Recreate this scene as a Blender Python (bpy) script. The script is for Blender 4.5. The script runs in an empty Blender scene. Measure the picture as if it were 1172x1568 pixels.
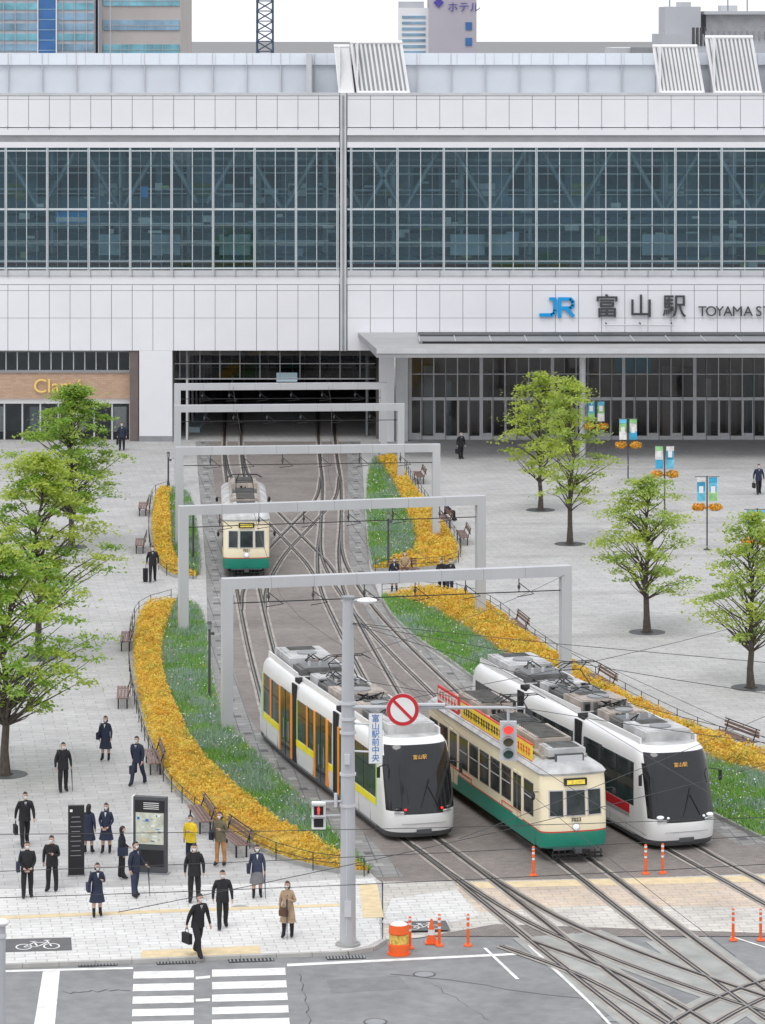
import bpy, bmesh, math, random
from mathutils import Vector, Matrix, noise
CAM_H=26.5; F=5400.0; HY=40.0; CX=586.0
scene=bpy.context.scene
# ---- survey helper: ground coordinates (metres) from the sighting angles of the survey camera
def gp(px,py,z=0.0):
    s=(py-HY)/(CAM_H-z)
    return Vector(((px-CX)/s, F/s, z))
def hz(x,y):
    if x<-0.02 or y>=109: return 0.0
    if y<=102: return -0.1
    return -0.1*(109-y)/7.0
# ------------------------------------------------------------------ materials
MATS={}
def newmat(name):
    m=bpy.data.materials.new(name); m.use_nodes=True
    nt=m.node_tree; nt.nodes.clear()
    out=nt.nodes.new('ShaderNodeOutputMaterial')
    b=nt.nodes.new('ShaderNodeBsdfPrincipled')
    nt.links.new(b.outputs[0],out.inputs[0])
    return m,nt,b,out
def pos_vec(nt,rot=0,scale=(1,1,1)):
    g=nt.nodes.new('ShaderNodeNewGeometry'); mp=nt.nodes.new('ShaderNodeMapping')
    mp.inputs['Rotation'].default_value=(0,0,rot); mp.inputs['Scale'].default_value=scale
    nt.links.new(g.outputs['Position'],mp.inputs['Vector']); return mp.outputs[0]
def mixrgb(nt,blend,fac,a,b):
    n=nt.nodes.new('ShaderNodeMix'); n.data_type='RGBA'; n.blend_type=blend
    for idx,v in ((0,fac),(6,a),(7,b)):
        if hasattr(v,'node'): nt.links.new(v,n.inputs[idx])
        elif idx==0: n.inputs[0].default_value=v
        else: n.inputs[idx].default_value=(v[0],v[1],v[2],1)
    return n.outputs[2]
def noise_out(nt,vec,scale,detail=4,rough=.55):
    n=nt.nodes.new('ShaderNodeTexNoise'); n.inputs['Scale'].default_value=scale
    n.inputs['Detail'].default_value=detail; n.inputs['Roughness'].default_value=rough
    nt.links.new(vec,n.inputs['Vector']); return n.outputs['Fac']
def ramp(nt,fac,lo,hi,a=.3,b=.7):
    r=nt.nodes.new('ShaderNodeMapRange'); r.inputs[1].default_value=a; r.inputs[2].default_value=b
    r.inputs[3].default_value=lo; r.inputs[4].default_value=hi
    nt.links.new(fac,r.inputs[0]); return r.outputs[0]
def bump(nt,b,h,strength,dist=.02):
    n=nt.nodes.new('ShaderNodeBump'); n.inputs['Strength'].default_value=strength; n.inputs['Distance'].default_value=dist
    nt.links.new(h,n.inputs['Height']); nt.links.new(n.outputs[0],b.inputs['Normal'])
def M(name,col,rough=.6,metal=0.0,var=.15,scale=1.5,bmp=0.0,emit=None,streak=False,coat=0.0):
    if name in MATS: return MATS[name]
    m,nt,b,out=newmat(name)
    v=pos_vec(nt,0,(1,1,.25) if streak else (1,1,1))
    f=noise_out(nt,v,scale,5)
    g=ramp(nt,f,1-var,1+var*.6)
    n=nt.nodes.new('ShaderNodeVectorMath'); n.operation='SCALE'
    n.inputs[0].default_value=col; nt.links.new(g,n.inputs['Scale'])
    nt.links.new(n.outputs[0],b.inputs['Base Color'])
    b.inputs['Roughness'].default_value=rough; b.inputs['Metallic'].default_value=metal
    b.inputs['Coat Weight'].default_value=coat
    if bmp: bump(nt,b,noise_out(nt,v,scale*12,3),bmp)
    if emit:
        b.inputs['Emission Color'].default_value=(*col,1); b.inputs['Emission Strength'].default_value=emit
    MATS[name]=m; return m
def MP(name,c1,c2,mortar,bw,bh,rot=0.0,ms=.012,stain=.25,rough=.75,offset=.5):
    m,nt,b,out=newmat(name)
    v=pos_vec(nt,rot)
    br=nt.nodes.new('ShaderNodeTexBrick'); nt.links.new(v,br.inputs['Vector'])
    br.inputs['Color1'].default_value=(*c1,1); br.inputs['Color2'].default_value=(*c2,1); br.inputs['Mortar'].default_value=(*mortar,1)
    br.inputs['Scale'].default_value=1; br.inputs['Brick Width'].default_value=bw; br.inputs['Row Height'].default_value=bh
    br.inputs['Mortar Size'].default_value=ms; br.offset=offset
    f=noise_out(nt,v,.35,6,.65); f2=noise_out(nt,v,3.0,4)
    g=ramp(nt,f,1-stain,1.0+stain*.3); g2=ramp(nt,f2,.9,1.06)
    mm=nt.nodes.new('ShaderNodeMath'); mm.operation='MULTIPLY'; nt.links.new(g,mm.inputs[0]); nt.links.new(g2,mm.inputs[1])
    n=nt.nodes.new('ShaderNodeVectorMath'); n.operation='SCALE'; nt.links.new(br.outputs[0],n.inputs[0]); nt.links.new(mm.outputs[0],n.inputs['Scale'])
    nt.links.new(n.outputs[0],b.inputs['Base Color']); b.inputs['Roughness'].default_value=rough
    bump(nt,b,f2,.15,.01)
    MATS[name]=m; return m
def MASPH(name,col,patch=.3):
    m,nt,b,out=newmat(name); v=pos_vec(nt)
    f=noise_out(nt,v,.45,6,.7); f2=noise_out(nt,v,60,2); f3=noise_out(nt,v,2.2,5)
    g=ramp(nt,f,1-patch,1+patch*.6); g2=ramp(nt,f2,.78,1.22); g3=ramp(nt,f3,.86,1.1)
    a=nt.nodes.new('ShaderNodeMath'); a.operation='MULTIPLY'; nt.links.new(g,a.inputs[0]); nt.links.new(g2,a.inputs[1])
    c=nt.nodes.new('ShaderNodeMath'); c.operation='MULTIPLY'; nt.links.new(a.outputs[0],c.inputs[0]); nt.links.new(g3,c.inputs[1])
    n=nt.nodes.new('ShaderNodeVectorMath'); n.operation='SCALE'; n.inputs[0].default_value=col; nt.links.new(c.outputs[0],n.inputs['Scale'])
    nt.links.new(n.outputs[0],b.inputs['Base Color']); b.inputs['Roughness'].default_value=.85
    bump(nt,b,f2,.3,.01); MATS[name]=m; return m
def MLEAF(name,c1,c2,c3,trans=.35,sc=.9):
    m,nt,b,out=newmat(name); v=pos_vec(nt)
    g=nt.nodes.new('ShaderNodeNewGeometry')
    f=noise_out(nt,v,sc,3)
    c=mixrgb(nt,'MIX',ramp(nt,f,0,1,.38,.62),c1,c2)
    c=mixrgb(nt,'MIX',ramp(nt,g.outputs['Random Per Island'],0,.75,.35,1.0),c,c3)
    nt.links.new(c,b.inputs['Base Color']); b.inputs['Roughness'].default_value=.55
    t=nt.nodes.new('ShaderNodeBsdfTranslucent'); nt.links.new(c,t.inputs[0])
    mx=nt.nodes.new('ShaderNodeMixShader'); mx.inputs[0].default_value=trans
    nt.links.new(b.outputs[0],mx.inputs[1]); nt.links.new(t.outputs[0],mx.inputs[2]); nt.links.new(mx.outputs[0],out.inputs[0])
    MATS[name]=m; return m
def MGLASS(name,tint,refl,gl=(.6,.7,.72),rough=.04):
    m,nt,b,out=newmat(name)
    tr=nt.nodes.new('ShaderNodeBsdfTransparent'); tr.inputs[0].default_value=(*tint,1)
    g=nt.nodes.new('ShaderNodeBsdfGlossy'); g.inputs[0].default_value=(*gl,1); g.inputs['Roughness'].default_value=rough
    fr=nt.nodes.new('ShaderNodeFresnel'); fr.inputs[0].default_value=1.5
    ad=nt.nodes.new('ShaderNodeMath'); ad.operation='ADD'; nt.links.new(fr.outputs[0],ad.inputs[0]); ad.inputs[1].default_value=refl
    mx=nt.nodes.new('ShaderNodeMixShader'); nt.links.new(ad.outputs[0],mx.inputs[0])
    nt.links.new(tr.outputs[0],mx.inputs[1]); nt.links.new(g.outputs[0],mx.inputs[2]); nt.links.new(mx.outputs[0],out.inputs[0])
    MATS[name]=m; return m

RD=math.radians
white=M('white_panel',(.80,.80,.81),.45,0,.05,.6)
panel=M('facade_panel',(.77,.77,.80),.4,0,.04,.35)
ltgrey=M('light_grey_metal',(.56,.57,.59),.45,.1,.1,1)
midgrey=M('mid_grey',(.28,.29,.30),.5,.1,.15,1)
dkgrey=M('dark_grey',(.07,.075,.08),.55,0,.2,2)
black=M('black_metal',(.018,.018,.02),.45,.2,.2,3)
rubber=M('black_rubber',(.015,.015,.016),.8,0,.2,3)
gatewhite=M('gate_painted_steel',(.52,.53,.55),.4,.1,.08,.7,streak=True)
steel=M('rail_steel',(.30,.28,.27),.35,.8,.2,2)
groove=M('rail_groove',(.04,.035,.033),.9,0,.3,2)
railconc=M('rail_concrete',(.36,.325,.29),.85,0,.3,1.2,.2)
conc=M('concrete',(.35,.355,.335),.85,0,.25,.8,.2)
kerbm=M('kerb_stone',(.44,.43,.41),.8,0,.2,1.5,.2)
paint=M('white_road_paint',(.80,.80,.78),.7,0,.25,3)
ypaint=M('tactile_yellow',(.68,.55,.34),.75,0,.15,3)
plaza=MP('plaza_pavers',(.49,.485,.475),(.43,.425,.42),(.30,.295,.29),.9,.45,RD(-8),.014,.16)
sidewalkm=MP('sidewalk_pavers',(.72,.715,.70),(.65,.645,.625),(.45,.44,.42),.6,.3,RD(-8),.016,.16)
brickm=MP('trackbed_bricks',(.29,.255,.235),(.23,.20,.185),(.15,.135,.125),.22,.11,RD(-15),.012,.30)
stripm=MP('trackbed_edge_pavers',(.30,.295,.29),(.23,.225,.22),(.13,.13,.13),.5,.5,RD(-6),.02,.2,offset=0)
crossm=MP('crossing_pavers',(.66,.63,.58),(.58,.55,.51),(.40,.38,.35),.6,.3,RD(-8),.016,.3)
crosso=MP('crossing_pavers_tan',(.68,.55,.42),(.62,.52,.43),(.44,.38,.33),.6,.3,RD(-8),.016,.3)
asph=MASPH('asphalt',(.24,.243,.247),.2)
groundm=MASPH('far_ground_asphalt',(.22,.22,.22),.2)
soil=M('soil',(.05,.04,.03),.9,0,.3,3,.4)
glass_st=MGLASS('station_glass',(.66,.82,.87),.10,(.62,.80,.88))
glass_gf=MGLASS('door_glass',(.66,.67,.67),.03,(.6,.62,.64))
glass_dk=M('vehicle_dark_glass',(.014,.016,.019),.08,0,.1,1)
glass_tr=M('tram_window_glass',(.04,.05,.052),.07,0,.6,1.6)
# ------------------------------------------------------------------ mesh builder
class MB:
    def __init__(s): s.v=[];s.f=[];s.m=[];s.mats=[]
    def mi(s,mat):
        if mat not in s.mats: s.mats.append(mat)
        return s.mats.index(mat)
    def face(s,idx,mat): s.f.append(tuple(idx)); s.m.append(s.mi(mat))
    def poly(s,pts,mat):
        n=len(s.v); s.v+= [tuple(p) for p in pts]; s.face(range(n,n+len(pts)),mat)
    def box(s,c,d,mat,rz=0.0,R=None):
        n=len(s.v); hx,hy,hz_=d[0]/2,d[1]/2,d[2]/2
        co,si=math.cos(rz),math.sin(rz)
        for x,y,z in ((-hx,-hy,-hz_),(hx,-hy,-hz_),(hx,hy,-hz_),(-hx,hy,-hz_),(-hx,-hy,hz_),(hx,-hy,hz_),(hx,hy,hz_),(-hx,hy,hz_)):
            if R is not None: p=R@Vector((x,y,z)); s.v.append((c[0]+p.x,c[1]+p.y,c[2]+p.z))
            else: s.v.append((c[0]+x*co-y*si,c[1]+x*si+y*co,c[2]+z))
        for q in ((0,3,2,1),(4,5,6,7),(0,1,5,4),(1,2,6,5),(2,3,7,6),(3,0,4,7)): s.face([n+i for i in q],mat)
    def b2(s,x0,x1,y0,y1,z0,z1,mat): s.box(((x0+x1)/2,(y0+y1)/2,(z0+z1)/2),(x1-x0,y1-y0,z1-z0),mat)
    def tube(s,pts,rad,mat,n=8,caps=True):
        pts=[Vector(p) for p in pts]
        if not isinstance(rad,(list,tuple)): rad=[rad]*len(pts)
        base=len(s.v); up=None
        for i,p in enumerate(pts):
            t=(pts[min(i+1,len(pts)-1)]-pts[max(i-1,0)])
            t=t.normalized() if t.length>1e-9 else Vector((0,0,1))
            a=Vector((1,0,0)) if abs(t.x)<.8 else Vector((0,1,0))
            if up is not None: a=up
            u=(a-t*a.dot(t)); u=u.normalized() if u.length>1e-6 else t.orthogonal().normalized()
            up=u; w=t.cross(u)
            for k in range(n):
                an=2*math.pi*k/n; q=p+(u*math.cos(an)+w*math.sin(an))*rad[i]; s.v.append(tuple(q))
        for i in range(len(pts)-1):
            for k in range(n):
                a=base+i*n+k; b=base+i*n+(k+1)%n; s.face((a,b,b+n,a+n),mat)
        if caps:
            s.face([base+k for k in range(n)][::-1],mat); e=base+(len(pts)-1)*n; s.face([e+k for k in range(n)],mat)
    def ell(s,c,r,mat,nu=12,nv=8,fun=None):
        base=len(s.v)
        for j in range(nv+1):
            th=math.pi*j/nv
            for i in range(nu):
                ph=2*math.pi*i/nu
                s.v.append((c[0]+r[0]*math.sin(th)*math.cos(ph),c[1]+r[1]*math.sin(th)*math.sin(ph),c[2]+r[2]*math.cos(th)))
        for j in range(nv):
            for i in range(nu):
                a=base+j*nu+i; b=base+j*nu+(i+1)%nu
                if j==0: s.face((a,b+nu,a+nu)[::-1],mat)
                elif j==nv-1: s.face((a,b,a+nu)[::-1],mat)
                else: s.face((a,b,b+nu,a+nu)[::-1],mat)
    def rings(s,rs,mat,cap0=True,cap1=True):
        base=len(s.v); n=len(rs[0])
        for r in rs: s.v+=[tuple(p) for p in r]
        for i in range(len(rs)-1):
            for k in range(n):
                a=base+i*n+k; b=base+i*n+(k+1)%n; s.face((a,b,b+n,a+n),mat)
        if cap0: s.face([base+k for k in range(n)][::-1],mat)
        if cap1: s.face([base+(len(rs)-1)*n+k for k in range(n)],mat)
    def eloft(s,secs,mat,n=14):
        s.rings([[ (c[0]+rx*math.cos(2*math.pi*k/n),c[1]+ry*math.sin(2*math.pi*k/n),c[2]) for k in range(n)] for (c,rx,ry) in secs],mat)
    def prism(s,pts,z0,z1,mat,side=None):
        n=len(pts); s.poly([(p[0],p[1],z1) for p in pts],mat)
        for i in range(n):
            a,b=pts[i],pts[(i+1)%n]; s.poly([(a[0],a[1],z0),(b[0],b[1],z0),(b[0],b[1],z1),(a[0],a[1],z1)],side or mat)
    def disc(s,c,r,mat,axis='y',n=20,th=.02):
        a=Vector(c); d={'y':Vector((0,th,0)),'z':Vector((0,0,th)),'x':Vector((th,0,0))}[axis]
        s.tube([a-d/2,a+d/2],r,mat,n)
    def obj(s,name,loc=(0,0,0),rz=0.0,smooth=35,parent=None):
        me=bpy.data.meshes.new(name); me.from_pydata(s.v,[],s.f)
        for m in s.mats: me.materials.append(m)
        me.polygons.foreach_set('material_index',s.m)
        if smooth:
            me.polygons.foreach_set('use_smooth',[True]*len(s.f)); me.update()
            me.set_sharp_from_angle(angle=RD(smooth))
        me.update()
        o=bpy.data.objects.new(name,me); scene.collection.objects.link(o); o.location=loc; o.rotation_euler=(0,0,rz)
        if parent: o.parent=parent
        return o
def text(name,body,size,loc,rot,mat,parent=None,ext=.02,align='LEFT',bold=0.0,xs=1.0):
    cu=bpy.data.curves.new(name,'FONT'); cu.body=body; cu.size=size; cu.extrude=ext; cu.align_x=align; cu.offset=bold
    cu.materials.append(mat); o=bpy.data.objects.new(name,cu); scene.collection.objects.link(o)
    o.rotation_euler=rot; o.scale=(xs,1,1)
    o.location=loc
    if parent:
        o.parent=parent
        mw=Matrix.Translation(parent.location)@Matrix.Rotation(parent.rotation_euler[2],4,'Z')
        o.matrix_parent_inverse=mw.inverted()
    return o
def sheet(name,pts,mat,layer,zmode=True):
    bm=bmesh.new(); vs=[bm.verts.new((p[0],p[1],0)) for p in pts]; bm.faces.new(vs)
    bmesh.ops.triangulate(bm,faces=bm.faces[:])
    for Y in (109,102):
        bmesh.ops.bisect_plane(bm,geom=bm.verts[:]+bm.edges[:]+bm.faces[:],plane_co=(0,Y,0),plane_no=(0,1,0))
    bm.normal_update()
    for f in bm.faces:
        if f.normal.z<0: f.normal_flip()
    for v in bm.verts: v.co.z=(hz(v.co.x,v.co.y) if zmode else 0)+layer
    me=bpy.data.meshes.new(name); bm.to_mesh(me); bm.free(); me.materials.append(mat)
    o=bpy.data.objects.new(name,me); scene.collection.objects.link(o); return o
def P(*l): return [gp(a,b) for a,b in l]
def catmull(pts,step=.8):
    pts=[Vector((p[0],p[1],0)) for p in pts]; out=[]
    ext=[2*pts[0]-pts[1]]+pts+[2*pts[-1]-pts[-2]]
    for i in range(1,len(ext)-2):
        p0,p1,p2,p3=ext[i-1:i+3]; n=max(2,int((p2-p1).length/step))
        for k in range(n):
            t=k/n
            out.append(.5*((2*p1)+(-p0+p2)*t+(2*p0-5*p1+4*p2-p3)*t*t+(-p0+3*p1-3*p2+p3)*t**3))
    out.append(pts[-1]); return out
def resample(poly,n):
    d=[0]
    for a,b in zip(poly,poly[1:]): d.append(d[-1]+(b-a).length)
    out=[];j=0
    for i in range(n):
        t=d[-1]*i/(n-1)
        while j<len(d)-2 and d[j+1]<t: j+=1
        f=(t-d[j])/max(1e-9,d[j+1]-d[j]); out.append(poly[j].lerp(poly[j+1],min(1,max(0,f))))
    return out
def ribbon(mb,path,a,b,layer,mat):
    n0=len(mb.v)
    for i,p in enumerate(path):
        t=(path[min(i+1,len(path)-1)]-path[max(i-1,0)]).normalized(); nr=Vector((t.y,-t.x,0))
        for o in (a,b):
            q=p+nr*o; mb.v.append((q.x,q.y,hz(q.x,q.y)+layer))
    for i in range(len(path)-1):
        k=n0+2*i; mb.face((k,k+1,k+3,k+2),mat)
# ================================================================== PEOPLE (built first)
skinm=M('skin',(.52,.33,.25),.55,0,.05,8); maskm=M('face_mask',(.75,.77,.79),.8,0,.03,8)
hairm=M('black_hair',(.012,.010,.009),.5,0,.2,20); hairb=M('brown_hair',(.05,.028,.018),.5,0,.2,20)
CL={'black':(.016,.016,.019),'navy':(.020,.027,.055),'navy2':(.035,.045,.085),'grey':(.19,.19,.20),'beige':(.42,.30,.19),
 'yellow':(.80,.58,.03),'olive':(.15,.13,.08),'tan':(.45,.23,.09),'white':(.7,.7,.7),'brown':(.12,.06,.035),'sock':(.55,.55,.55)}
CM={k:M('cloth_'+k,v,.85,0,.25,6,.15) for k,v in CL.items()}
eyem=M('eye_dark',(.01,.01,.01),.3)
def person(name,px,py,ang=0,top='black',bot='black',pose='stand',skirt=False,coat=False,hair='short',mask=True,h=1.70,bag=None,umb=False,legs=None,shirt=True,female=False,hc=None,sock='black'):
    T=CM[top];B=CM[bot]; shoe=CM['black']; LG=B if not skirt else (CM[legs] if legs else skinm); SK=CM[sock] if skirt else B
    k=h/1.70; sh=.170 if female else .20; rf=1.12 if female else 1.22
    st={'stand':.05,'walk':.30,'stroll':.18,'phone':.06,'bag':.05,'lean':.05,'seat':0}[pose]
    dz=-.45 if pose=='seat' else 0
    J=[];E=[]
    def j(p,rx,ry=None): J.append((Vector(p),rx*rf,(ry or rx)*rf)); return len(J)-1
    def e(a,b,mat): E.append((a,b,mat))
    tl=-.10 if pose=='walk' else (-.04 if pose=='phone' else 0)
    pel=j((0,0,.93+dz),.135,.10); wa=j((0,tl*.3,1.08+dz),.125,.092); ch=j((0,tl*.7,1.27+dz),.155,.105); nb=j((0,tl,1.40+dz),.085,.068); nk=j((0,tl-.01,1.48+dz),.044,.044); nt_=j((0,tl-.012,1.54+dz),.042,.042)
    e(pel,wa,T);e(wa,ch,T);e(ch,nb,T);e(nb,nk,skinm);e(nk,nt_,skinm)
    hands=[]
    for sx in (-1,1):
        sd=j((sx*sh*.95,tl,1.375+dz),.066,.06); sw=-sx*st*.6
        if pose=='phone' and sx==1: el=(sx*.23,tl+.03,1.11); wr=(sx*.12,tl-.24,1.20); pm=(sx*.08,tl-.305,1.245)
        elif pose=='lean' and sx==1: el=(sx*.25,tl-.05,1.12); wr=(sx*.24,tl-.24,.97); pm=(sx*.23,tl-.31,.95)
        elif pose=='bag' : el=(sx*.235,tl,1.11); wr=(sx*.12,tl-.19,.93); pm=(sx*.05,tl-.235,.89)
        elif pose=='seat': el=(sx*.25,.0,1.12+dz); wr=(sx*.14,-.24,1.02+dz); pm=(sx*.10,-.31,1.00+dz)
        else: el=(sx*(sh+.065),tl*.6+sw*.35+.02,1.11); wr=(sx*(sh+.075),sw*.9-.04,.87); pm=(sx*(sh+.07),sw-.06,.80)
        E1=j(el,.050,.047);W1=j(wr,.034,.030);P1=j(pm,.032,.020)
        e(ch,sd,T);e(sd,E1,T);e(E1,W1,T);e(W1,P1,skinm); hands.append((Vector(wr),Vector(pm),sx))
        hp=j((sx*.088,0,.885+dz),.095,.092)
        if pose=='seat': kn=(sx*.11,-.40,.50);an=(sx*.11,-.42,.10);to=(sx*.12,-.57,.045)
        else:
            yy=sx*st; kn=(sx*.11,yy*.5-(.05 if abs(yy)>.1 else .0),.50); an=(sx*.11,yy+.01,.095+(.05 if yy>.2 else 0)); to=(sx*.135,yy-.145,.046)
        lf=1.0 if (skirt and not coat) else 1.12
        K=j(kn,.064*lf,.066*lf);A=j(an,.042*lf*(1.15 if not skirt else 1),.043*lf*(1.15 if not skirt else 1));Tt=j(to,.042,.030); hl=j((an[0],an[1]+.05,.048),.036,.036)
        e(pel,hp,B);e(hp,K,LG);mid=j(tuple((Vector(kn)+Vector(an))/2+Vector((0,.015,0))),.053*lf,.056*lf); e(K,mid,LG); e(mid,A,SK);e(A,Tt,shoe);e(A,hl,shoe)
    me=bpy.data.meshes.new('tmp'); me.from_pydata([tuple(q[0]*k) for q in J],[(a,b) for a,b,_ in E],[])
    o=bpy.data.objects.new('tmp',me); scene.collection.objects.link(o)
    o.modifiers.new('s','SKIN')
    for i,q in enumerate(J):
        sv=me.skin_vertices[0].data[i]; sv.radius=(q[1]*k,q[2]*k); sv.use_root=(i==0)
    ss=o.modifiers.new('u','SUBSURF'); ss.levels=1
    dg=bpy.context.evaluated_depsgraph_get(); em=bpy.data.meshes.new_from_object(o.evaluated_get(dg))
    mb=MB(); mb.v=[tuple(v.co) for v in em.vertices]
    seg=[(J[a][0]*k,J[b][0]*k,J[a][1]*k,J[b][1]*k,m) for a,b,m in E]
    for pl in em.polygons:
        c=pl.center; best=1e9;bm_=T
        for a,b,ra,rb,m in seg:
            ab=b-a; t=max(0,min(1,(c-a).dot(ab)/ab.length_squared)); d=(c-(a+ab*t)).length-(ra+(rb-ra)*t)
            if d<best: best=d;bm_=m
        if bm_ is skinm and c.z<(1.46+dz)*k and c.z>(1.3+dz)*k and abs(c.x)<.12: bm_=T
        mb.face(pl.vertices[:],bm_)
    bpy.data.objects.remove(o); bpy.data.meshes.remove(me); bpy.data.meshes.remove(em)
    n0=len(mb.v)
    # fingers
    for wr,pm,sx in hands:
        d=(pm-wr).normalized(); side=d.cross(Vector((0,1,0))) if abs(d.y)<.7 else d.cross(Vector((0,0,1))); side=Vector((0,1,0)) if side.length<.1 else side.normalized()
        if abs(d.z)>.7: side=Vector((0,1,0))
        curl=Vector((-sx*.5,0,0)) if abs(d.z)>.7 else Vector((0,0,-.5))
        for q,L in ((-1.5,.058),(-.5,.070),(.5,.066),(1.5,.052)):
            b0=pm+side*q*.017; b1=b0+d*L*.55+curl*.012; b2=b1+(d+curl).normalized()*L*.5
            mb.tube([b0,b1,b2],[.009,.0085,.006],skinm,5)
        th0=pm-d*.03+side*-.03; mb.tube([th0,th0+(d*.6-side*.6).normalized()*.035,th0+(d*.9-side*.5).normalized()*.06],[.011,.010,.007],skinm,5)
    # head
    hc_=Vector((0,tl-.02,1.60+dz)); HM=hairb if hc=='brown' else hairm
    nu,nv=20,16; base=len(mb.v); info=[]
    for jv in range(nv+1):
        th=math.pi*jv/nv
        for iu in range(nu):
            ph=2*math.pi*iu/nu; x=math.sin(th)*math.cos(ph); y=math.sin(th)*math.sin(ph); z=math.cos(th)
            rx=.080*(1-.22*max(0,-z)); ry=.098*(1-.12*max(0,-z)*(1 if y>0 else 0))
            isH= z>.42 or (y>-.25 and z>-.42) or (y>.25 and z>-.75)
            kf=1.13 if isH else 1.0
            mb.v.append((hc_.x+rx*x*kf,hc_.y+ry*y*kf,hc_.z+.118*z*(kf if z>0 else 1))); info.append((x,y,z,isH))
    for jv in range(nv):
        for iu in range(nu):
            a=jv*nu+iu;b=jv*nu+(iu+1)%nu; q=[a,b,b+nu,a+nu]
            hh=sum(info[t][3] for t in q)>=3; cz=sum(info[t][2] for t in q)/4; cy=sum(info[t][1] for t in q)/4
            mt=HM if hh else (maskm if (mask and cz<-.08 and cz>-.80 and cy<-.45) else skinm)
            mb.face([base+t for t in q[::-1]],mt)
    for sx in (-1,1):
        mb.ell((sx*.082,hc_.y+.005,hc_.z-.005),(.012,.02,.032),skinm,6,5)
        mb.ell((sx*.03,hc_.y-.090,hc_.z+.008),(.014,.008,.008),eyem,6,4)
        mb.box((sx*.03,hc_.y-.094,hc_.z+.03),(.032,.006,.006),HM)
    mb.ell((0,hc_.y-.10,hc_.z-.022),(.014,.016,.024),maskm if mask else skinm,6,5)
    if not mask: mb.box((0,hc_.y-.09,hc_.z-.058),(.04,.006,.008),M('lips',(.35,.1,.09),.5))
    if hair=='long':
        mb.eloft([(Vector((0,hc_.y+.03,hc_.z+.05)),.086,.074),(Vector((0,hc_.y+.045,hc_.z-.05)),.092,.064),(Vector((0,hc_.y+.06,hc_.z-.15)),.088,.048),(Vector((0,hc_.y+.07,hc_.z-.24)),.06,.03)],HM)
    elif hair=='bob':
        mb.eloft([(Vector((0,hc_.y+.025,hc_.z+.05)),.090,.079),(Vector((0,hc_.y+.03,hc_.z-.05)),.096,.074),(Vector((0,hc_.y+.03,hc_.z-.11)),.088,.068)],HM)
    # clothes
    if pose!='seat':
        s=1.0 if female else 1.08
        if coat: mb.eloft([(Vector((0,tl*.8,1.36)),.15,.10),(Vector((0,tl*.7,1.28)),.18,.13),(Vector((0,tl*.3,1.08)),.165,.13),(Vector((0,0,.92)),.19,.15),(Vector((0,0,.60)),.235,.20)],T,18)
        else: mb.eloft([(Vector((0,tl*.8,1.37)),.14*s,.095*s),(Vector((0,tl*.6,1.27)),.175*s,.126*s),(Vector((0,tl*.3,1.08)),.165*s,.128*s),(Vector((0,0,.92)),.178*s,.14*s),(Vector((0,0,.79)),.185*s,.146*s)],T,18)
        if skirt:
            n=28; rs=[]
            for z,r1 in ((.90,.165),(.75,.195),(.60,.225),(.48,.25)):
                rs.append([( (r1+.010*(i%2)*(1-z))*math.cos(2*math.pi*i/n),(r1*.82+.010*(i%2)*(1-z))*math.sin(2*math.pi*i/n),z) for i in range(n)])
            mb.rings(rs,B)
    if shirt:
        y=tl*.8-.128; mb.poly([(-.036,y+.012,1.42+dz),(0,y-.016,1.26+dz),(.036,y+.012,1.42+dz)],CM['white'])
        if not female: mb.poly([(-.010,y-.0,1.41+dz),(-.014,y-.014,1.29+dz),(0,y-.022,1.25+dz),(.014,y-.014,1.29+dz),(.010,y-.0,1.41+dz)],CM['navy2'])
    hm=hands[1][1]; hl_=hands[0][1]
    if bag=='hand':
        c=hl_+Vector((0,0,-.30)); mb.box(c,(.11,.38,.28),CM['black']); mb.tube([c+Vector((0,-.08,.135)),hl_+Vector((0,-.06,-.04)),hl_+Vector((0,.06,-.04)),c+Vector((0,.08,.135))],.010,CM['black'],5)
    if bag=='shoulder':
        mb.box((-.28,.0,.95),(.11,.34,.26),CM['navy']); mb.tube([(-.27,-.10,1.06),(-.20,-.06,1.44),(-.20,.06,1.44),(-.27,.10,1.06)],.012,CM['navy'],5)
    if bag=='tote':
        mb.eloft([(Vector((-.05,-.28,.72)),.15,.07),(Vector((-.05,-.28,.85)),.16,.07),(Vector((-.05,-.28,.97)),.12,.04)],CM['brown'],12); mb.tube([(-.14,-.27,.96),(-.06,-.24,1.06),(.04,-.27,.96)],.010,CM['brown'],5)
    if bag=='back':
        mb.box((0,.22,1.20),(.30,.16,.42),CM['black']); 
        for sx in (-1,1): mb.tube([(sx*.11,.15,1.38),(sx*.12,.0,1.49),(sx*.12,-.15,1.32),(sx*.13,-.14,1.12),(sx*.15,.15,1.05)],.014,CM['black'],5)
    if bag=='case':
        mb.box((-.34,.12,.36),(.24,.36,.52),CM['black']); mb.tube([(-.34,.0,.62),(-.31,-.02,.84),(-.31,.14,.84),(-.34,.24,.62)],.01,CM['grey'],5)
        for yy in (-.02,.26): mb.disc((-.34,yy,.05),.05,CM['black'],'x',10,.2)
    if bag=='phone': mb.box(hm+Vector((0,-.03,.05)),(.07,.012,.14),CM['black'])
    if umb:
        mb.tube([hm+Vector((0,-.02,.02)),(hm.x+.02,hm.y-.07,.03)],[.024,.008],CM['navy'],6); mb.tube([hm+Vector((0,-.02,.0)),hm+Vector((0,-.02,.10)),hm+Vector((0,.03,.13)),hm+Vector((0,.06,.10))],.01,CM['brown'],5)
    for i in range(n0,len(mb.v)): mb.v[i]=tuple(Vector(mb.v[i])*k)
    g=gp(px,py); return mb.obj(name,(g.x,g.y,.005),RD(ang),60)
person('student_in_uniform',97,1213,20,'black','black','stand',bag='back',umb=True,shirt=False)
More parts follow.
